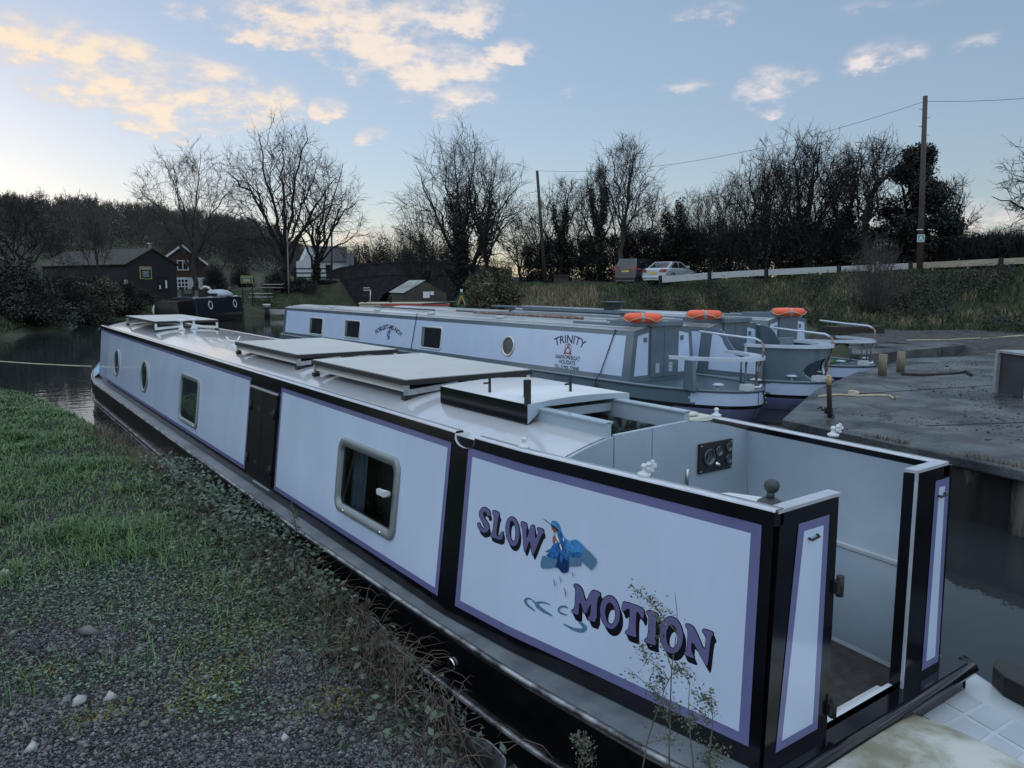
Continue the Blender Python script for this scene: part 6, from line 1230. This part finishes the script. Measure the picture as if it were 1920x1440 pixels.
# parked cars
tyre = pm('tyre', (.008,.008,.008), rough=.8); alloy = pm('alloy rim', (.4,.4,.42), rough=.3, metal=.8); carglass = glass_mat('car window glass', (.012,.014,.016)); tailred = pm('tail lamp', (.25,.012,.015), rough=.15, coat=.6); platey = pm('yellow number plate', (.55,.42,.08), rough=.4); dtrim = pm('dark plastic trim', (.02,.02,.022), rough=.5)
def car(name, label, cat, loc, rz, paint, prof, gh, L_, W_, wheel, wb_, lamps, estate):
    o = thing(name, label, cat, loc, rz); hw_ = W_/2
    st = sorted(set(list(np.linspace(-L_/2, L_/2, 22)))); top = lambda x: float(np.interp(x, [q[0] for q in prof], [q[1] for q in prof])); wid = lambda x: hw_*(1-.16*max(0, (abs(x)-L_*.36)/(L_*.14))**2)
    sec = lambda x: [(.0,.24),(wid(x)*.86,.22),(wid(x)*.97,.34),(wid(x),.55),(wid(x)*.985,max(top(x)-.2,.5)),(wid(x)*.93,top(x)-.04),(wid(x)*.8,top(x)),(0,top(x)+.015)]
    m = MB()
    for s in (-1, 1):
        m.grid(lambda x, k: (x, s*sec(x)[int(k)][0], sec(x)[int(k)][1]), st, range(8), 0, True)
        for x in (st[0], st[-1]): m.face([(x, s*a, b_) for a, b_ in sec(x)])
    m.build('body', paint, o); g = gh   # greenhouse: base and roof outlines
    xb0, xb1, xr0, xr1, zb, zr_ = g; gw, rw = hw_*.90, hw_*.72; m = MB(); P = lambda x, y, z: (x, y, z)
    b4 = [P(xb0,gw*.92,zb),P(xb1,gw*.92,zb),P(xb1,-gw*.92,zb),P(xb0,-gw*.92,zb)]; t4 = [P(xr0,rw,zr_-.03),P(xr1,rw,zr_-.05),P(xr1,-rw,zr_-.05),P(xr0,-rw,zr_-.03)]
    for i in range(4): j = (i+1) % 4; m.face([b4[i], b4[j], t4[j], t4[i]])
    m.face([P(xr0,rw,zr_-.03),P((xr0+xr1)/2,rw,zr_),P((xr0+xr1)/2,-rw,zr_),P(xr0,-rw,zr_-.03)]); m.face([P((xr0+xr1)/2,rw,zr_),P(xr1,rw,zr_-.05),P(xr1,-rw,zr_-.05),P((xr0+xr1)/2,-rw,zr_)]); m.face(b4)
    for s in (-1, 1): m.face([P(xr0,s*rw,zr_-.03),P((xr0+xr1)/2,s*rw,zr_),P(xr1,s*rw,zr_-.05)])
    m.build('cabin', paint, o)
    def quadin(a, b_, c, d, mu, e, name_):
        A = [np.array(q, float) for q in (a, b_, c, d)]; n = np.cross(A[1]-A[0], A[3]-A[0]); n /= np.linalg.norm(n); cen = sum(A)/4; n = n if np.dot(n, cen-np.array([0,0,.9])) > 0 else -n; f_ = lambda u, v: (1-v)*((1-u)*A[0]+u*A[1])+v*((1-u)*A[3]+u*A[2])+n*e; m = MB(); m.face([f_(*q) for q in ((mu[0],mu[2]),(mu[1],mu[2]),(mu[1]-(.06 if name_ == 'side_window' else 0),mu[3]),(mu[0]+(.04 if name_ == 'side_window' else 0),mu[3]))]); return m.build(name_, carglass, o)
    quadin(b4[3], b4[0], t4[0], t4[3], (.08,.92,.08,.9), .012, 'rear_window'); quadin(b4[1], b4[2], t4[2], t4[1], (.08,.92,.08,.9), .012, 'windscreen')
    for i0, i1 in (((3,2)),((0,1))):
        for u0, u1 in ((.14,.5),(.53,.9)): quadin(b4[i0], b4[i1], t4[i1], t4[i0], (u0,u1,.1,.86), .012, 'side_window')
    for x in (-wb_/2+.05, wb_/2+.05):
        for s in (-1, 1):
            m = MB(); m.lathe([(wheel*.7,-.11),(wheel,-.08),(wheel,.08),(wheel*.72,.1)], (x, s*(hw_-.1), wheel), 22, ax=(0,s,0)); wo_ = m.build('wheel', tyre, o); m = MB(); m.lathe([(wheel*.7,.0),(wheel*.68,.09),(wheel*.2,.105)], (x, s*(hw_-.1), wheel), 18, ax=(0,s,0)); m.build('rim', alloy, wo_)
            m = MB(); m.tube([(x+(wheel+.05)*math.cos(t), s*(wid(x)-.0), wheel+(wheel+.05)*math.sin(t)) for t in np.linspace(0, PI, 14)], .035, 5); m.build('wheel_arch', dtrim, o)
    for s in (-1, 1):
        m = MB(); z0, z1, w0 = lamps; xx = -L_/2; m.prism([(s*(hw_*.80),z0),(s*(hw_*.80-w0),z0+.02),(s*(hw_*.80-w0*.6),z1),(s*hw_*.82,z1)], lambda a, b_, w: (xx-w, a, b_), -.1, .012); m.prism([(xx,z0),(xx+.42,z0+.02),(xx+.22,z1),(xx,z1)], lambda a, b_, w: (a, s*(hw_*.86+w), b_), -.2, .03); m.build('tail_lamp', tailred, o)
        m = MB(); m.box((xb1-.55,s*(hw_*.93)-.0 if s > 0 else -hw_*.93-.22,zb+.02), (xb1-.43,hw_*.93+.22 if s > 0 else -hw_*.93,zb+.17)); m.build('door_mirror', paint, o, bevel=.02)
    m = MB(); zp_ = .62 if not estate else .85; m.box((-L_/2-.02,-.27,zp_), (-L_/2+.05,.27,zp_+.12)); m.build('number_plate', platey, o)
    m = MB(); m.box((-L_/2-.06,-hw_*.84,.34), (-L_/2+.1,hw_*.84,.5)); m.build('bumper', paint if not estate else dtrim, o, bevel=.04)
    return o
silverp = pm('silver car paint', (.40,.44,.49), rough=.25, metal=.3, var=.03, coat=.8); darkp = pm('dark blue grey car paint', (.02,.024,.036), rough=.25, metal=.1, var=.05, coat=.8)
hd = PI/2-YAW-math.radians(40)
def carloc(px, D, L_, h): b = far(px, D, 0); p = np.array([b[0]+math.cos(h)*L_/2, b[1]+math.sin(h)*L_/2, 0]); v = p-CAM; D2 = v@FH; lat = v@CR; p[2] = ground(960+lat/D2*F/math.cos(PITCH), D2)+.0; return p
p = carloc(1224, 49.5, 4.6, hd); p[2] = zat(532, 50); car('parked_car', 'silver saloon car parked behind the white rail', 'car', p, hd, silverp, [(-2.3,.88),(-2.2,.98),(-1.5,1.02),(.9,.98),(1.6,.88),(2.2,.72),(2.3,.6)], (-1.75,1.05,-.95,.25,.98,1.44), 4.6, 1.82, .32, 2.8, (.70,.92,.3), False)
h2 = hd+math.radians(6); p = carloc(1172, 52.5, 4.4, h2); p[2] = zat(534, 52.5); car('parked_car', 'dark estate car parked left of the silver saloon', 'car', p, h2, darkp, [(-2.2,1.08),(-2.1,1.14),(1.0,1.1),(1.6,1.0),(2.1,.82),(2.2,.6)], (-2.12,1.2,-1.8,.5,1.1,1.78), 4.4, 1.84, .36, 2.6, (.95,1.25,.2), True)
# thin line mooring the front boat's bow to the bank
m = MB(); a = np.array([2.5,20.6,.75]); b = far(-150, 24, .5); m.tube([a+(b-a)*t-np.array([0,0,.05*4*t*(1-t)]) for t in np.linspace(0,1,14)], .014, 5); tag(m.build('mooring_line', prope), 'taut pale mooring line from the bow across the water to the left', 'rope')
SKY = .12; CLOUD = 5.8; EXPO = 0.5; TINT = (1.02, .98, 1.13); SKYG = .56; SKYK = 2.05; FILL_CLOUD = 9.8; HAZE = .08
# ---------------------------------------------------------------- world, sun, view
SUN_AZ = math.radians(-5.0); SUN_EL = math.radians(5.0)
w = bpy.data.worlds.new('World'); sc.world = w; w.use_nodes = True
nt = w.node_tree; N = nt.nodes; L = nt.links
bg = N['Background']
sky = N.new('ShaderNodeTexSky'); sky.sky_type = 'NISHITA'; sky.sun_disc = False
sky.sun_elevation = SUN_EL; sky.sun_rotation = SUN_AZ; sky.air_density = 1.0; sky.dust_density = .3; sky.ozone_density = 3.0
def mt(op, a, b=None, c=None, clamp=False):
    n = N.new('ShaderNodeMath'); n.operation = op; n.use_clamp = clamp
    for i, q in enumerate((a, b, c)):
        if q is None: continue
        if isinstance(q, (int, float)): n.inputs[i].default_value = q
        else: L.new(q, n.inputs[i])
    return n.outputs[0]
tc = N.new('ShaderNodeTexCoord'); sx = N.new('ShaderNodeSeparateXYZ'); L.new(tc.outputs['Generated'], sx.inputs[0])
mp = N.new('ShaderNodeMapping'); mp.inputs['Scale'].default_value = (1, 1, 2.2); L.new(tc.outputs['Generated'], mp.inputs[0])
nz = N.new('ShaderNodeTexNoise'); nz.inputs['Scale'].default_value = 17; nz.inputs['Detail'].default_value = 9; nz.inputs['Roughness'].default_value = .62
L.new(mp.outputs[0], nz.inputs[0])
n2 = N.new('ShaderNodeTexNoise'); n2.inputs['Scale'].default_value = 4.5; n2.inputs['Detail'].default_value = 4; L.new(mp.outputs[0], n2.inputs[0])
az = mt('ARCTAN2', sx.outputs[0], sx.outputs[1]); el = mt('ARCSINE', sx.outputs[2])
az = mt('ADD', az, mt('MULTIPLY', mt('SUBTRACT', n2.outputs['Fac'], .5), .05)); el = mt('ADD', el, mt('MULTIPLY', mt('SUBTRACT', nz.outputs['Fac'], .5), .05))
BL = [(70,80,150,42,1),(190,105,120,36,1),(330,170,190,52,1),(230,150,150,40,1),(370,8,60,25,.7),(560,25,150,45,1),(690,60,130,55,1),(780,125,130,42,1),(850,22,110,30,.8),(545,78,42,14,.8),
 (950,88,48,14,.7),(865,185,65,26,.8),(615,200,42,18,.7),(690,252,32,14,.7),(1085,170,36,11,.55),(1440,165,52,34,.85),(1500,140,40,18,.6),(1290,162,56,14,.5),(1665,98,62,22,.65),(1840,75,46,14,.5),
 (1340,18,75,18,.5),(1620,15,70,16,.4),(1760,8,60,14,.4),(1850,405,110,15,.75),(1830,380,60,9,.5),(660,434,100,11,.55),(330,262,24,9,.5),(-300,120,200,60,1),(-500,300,300,50,.8),(2300,200,200,60,.7)]
acc = None
for px, py, rx, ry, s in BL:
    d = ray(px, py); d = d/np.linalg.norm(d); a = math.atan2(d[0], d[1]); e = math.asin(d[2]); k = math.cos((px-960)/F*.8)
    u = mt('MULTIPLY', mt('SUBTRACT', az, a), F/(rx*1.35)/k); v = mt('MULTIPLY', mt('SUBTRACT', el, e), F/(ry*1.5))
    r2 = mt('ADD', mt('MULTIPLY', u, u), mt('MULTIPLY', v, v)); b = mt('MULTIPLY', mt('SUBTRACT', 1.0, r2, clamp=True), s)
    acc = b if acc is None else mt('MAXIMUM', acc, b)
den = mt('ADD', acc, mt('MULTIPLY', mt('SUBTRACT', nz.outputs['Fac'], .5), 3.4))
den = mt('MULTIPLY', den, mt('MULTIPLY', acc, 2.5, clamp=True))
ms = N.new('ShaderNodeMapRange'); ms.interpolation_type = 'SMOOTHSTEP'; ms.inputs[1].default_value = .08; ms.inputs[2].default_value = 1.25; L.new(den, ms.inputs[0])
# clouds near the sun are warm, the others pale; denser parts a little greyer
warm = N.new('ShaderNodeMapRange'); warm.inputs[1].default_value = math.radians(48); warm.inputs[2].default_value = math.radians(5); L.new(mt('ABSOLUTE', mt('SUBTRACT', az, SUN_AZ)), warm.inputs[0])
c1 = N.new('ShaderNodeMix'); c1.data_type = 'RGBA'; c1.inputs[6].default_value = (.98,.87,.82,1); c1.inputs[7].default_value = (1.08,.85,.58,1); L.new(warm.outputs[0], c1.inputs[0])
c2 = N.new('ShaderNodeMix'); c2.data_type = 'RGBA'; c2.inputs[7].default_value = (.66,.63,.70,1); L.new(mt('SUBTRACT', 1.0, mt('MULTIPLY', ms.outputs[0], mt('ADD', .55, nz.outputs['Fac'])), clamp=True), c2.inputs[0]); L.new(c1.outputs[2], c2.inputs[6])
cs_ = N.new('ShaderNodeVectorMath'); cs_.operation = 'SCALE'; cs_.inputs['Scale'].default_value = CLOUD; L.new(c2.outputs[2], cs_.inputs[0])
mxs = N.new('ShaderNodeMix'); mxs.data_type = 'RGBA'; L.new(mt('MULTIPLY', ms.outputs[0], .88), mxs.inputs[0]); 
tn = N.new('ShaderNodeVectorMath'); tn.operation = 'MULTIPLY'; tn.inputs[1].default_value = TINT; L.new(sky.outputs[0], tn.inputs[0]); 
gm = N.new('ShaderNodeGamma'); gm.inputs[1].default_value = SKYG; L.new(tn.outputs[0], gm.inputs[0])
sk = N.new('ShaderNodeVectorMath'); sk.operation = 'SCALE'; sk.inputs['Scale'].default_value = SKYK; L.new(gm.outputs[0], sk.inputs[0]); hz = N.new('ShaderNodeMix'); hz.data_type = 'RGBA'; hz.inputs[0].default_value = HAZE; hz.inputs[7].default_value = (4.6,4.7,5.2,1); L.new(sk.outputs[0], hz.inputs[6]); L.new(hz.outputs[2], mxs.inputs[6]); L.new(cs_.outputs[0], mxs.inputs[7])

# broken bright cloud added out of view, overhead and behind, as soft fill light
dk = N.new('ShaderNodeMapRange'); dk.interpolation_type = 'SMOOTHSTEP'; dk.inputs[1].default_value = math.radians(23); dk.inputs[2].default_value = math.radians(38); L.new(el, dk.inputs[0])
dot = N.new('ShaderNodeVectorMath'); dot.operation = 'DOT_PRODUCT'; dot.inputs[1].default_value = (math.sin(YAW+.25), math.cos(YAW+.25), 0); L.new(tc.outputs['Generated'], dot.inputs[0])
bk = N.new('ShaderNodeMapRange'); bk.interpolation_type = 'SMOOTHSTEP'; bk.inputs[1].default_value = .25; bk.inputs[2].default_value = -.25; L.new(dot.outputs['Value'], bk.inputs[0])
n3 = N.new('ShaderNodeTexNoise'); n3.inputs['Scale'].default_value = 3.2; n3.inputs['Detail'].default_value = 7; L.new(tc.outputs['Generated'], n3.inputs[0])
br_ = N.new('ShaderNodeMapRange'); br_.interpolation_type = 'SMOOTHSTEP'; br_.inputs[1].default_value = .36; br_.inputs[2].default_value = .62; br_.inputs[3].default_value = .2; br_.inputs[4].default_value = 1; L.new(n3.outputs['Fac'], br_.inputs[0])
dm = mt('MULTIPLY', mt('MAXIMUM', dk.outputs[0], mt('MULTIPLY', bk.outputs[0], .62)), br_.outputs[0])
dmx = N.new('ShaderNodeMix'); dmx.data_type = 'RGBA'; L.new(dm, dmx.inputs[0]); L.new(mxs.outputs[2], dmx.inputs[6]); dmx.inputs[7].default_value = (FILL_CLOUD*.80, FILL_CLOUD*.95, FILL_CLOUD*1.10, 1)
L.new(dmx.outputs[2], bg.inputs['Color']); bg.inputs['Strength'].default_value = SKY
sl = bpy.data.lights.new('sun', 'SUN'); sl.energy = .3; sl.angle = math.radians(1.0); sl.color = (1,.72,.45)
so = bpy.data.objects.new('sun', sl); COL.objects.link(so)
sd = Vector((math.sin(SUN_AZ)*math.cos(SUN_EL), math.cos(SUN_AZ)*math.cos(SUN_EL), math.sin(SUN_EL)))
so.rotation_euler = sd.to_track_quat('Z', 'Y').to_euler(); so.location = (0, 60, 60)
sc.view_settings.view_transform = 'Standard'; sc.view_settings.look = 'None'; sc.view_settings.exposure = EXPO; sc.view_settings.gamma = 1
sc.render.engine = 'CYCLES'; sc.cycles.max_bounces = 6; sc.cycles.transparent_max_bounces = 12
sc.cycles.use_denoising = True
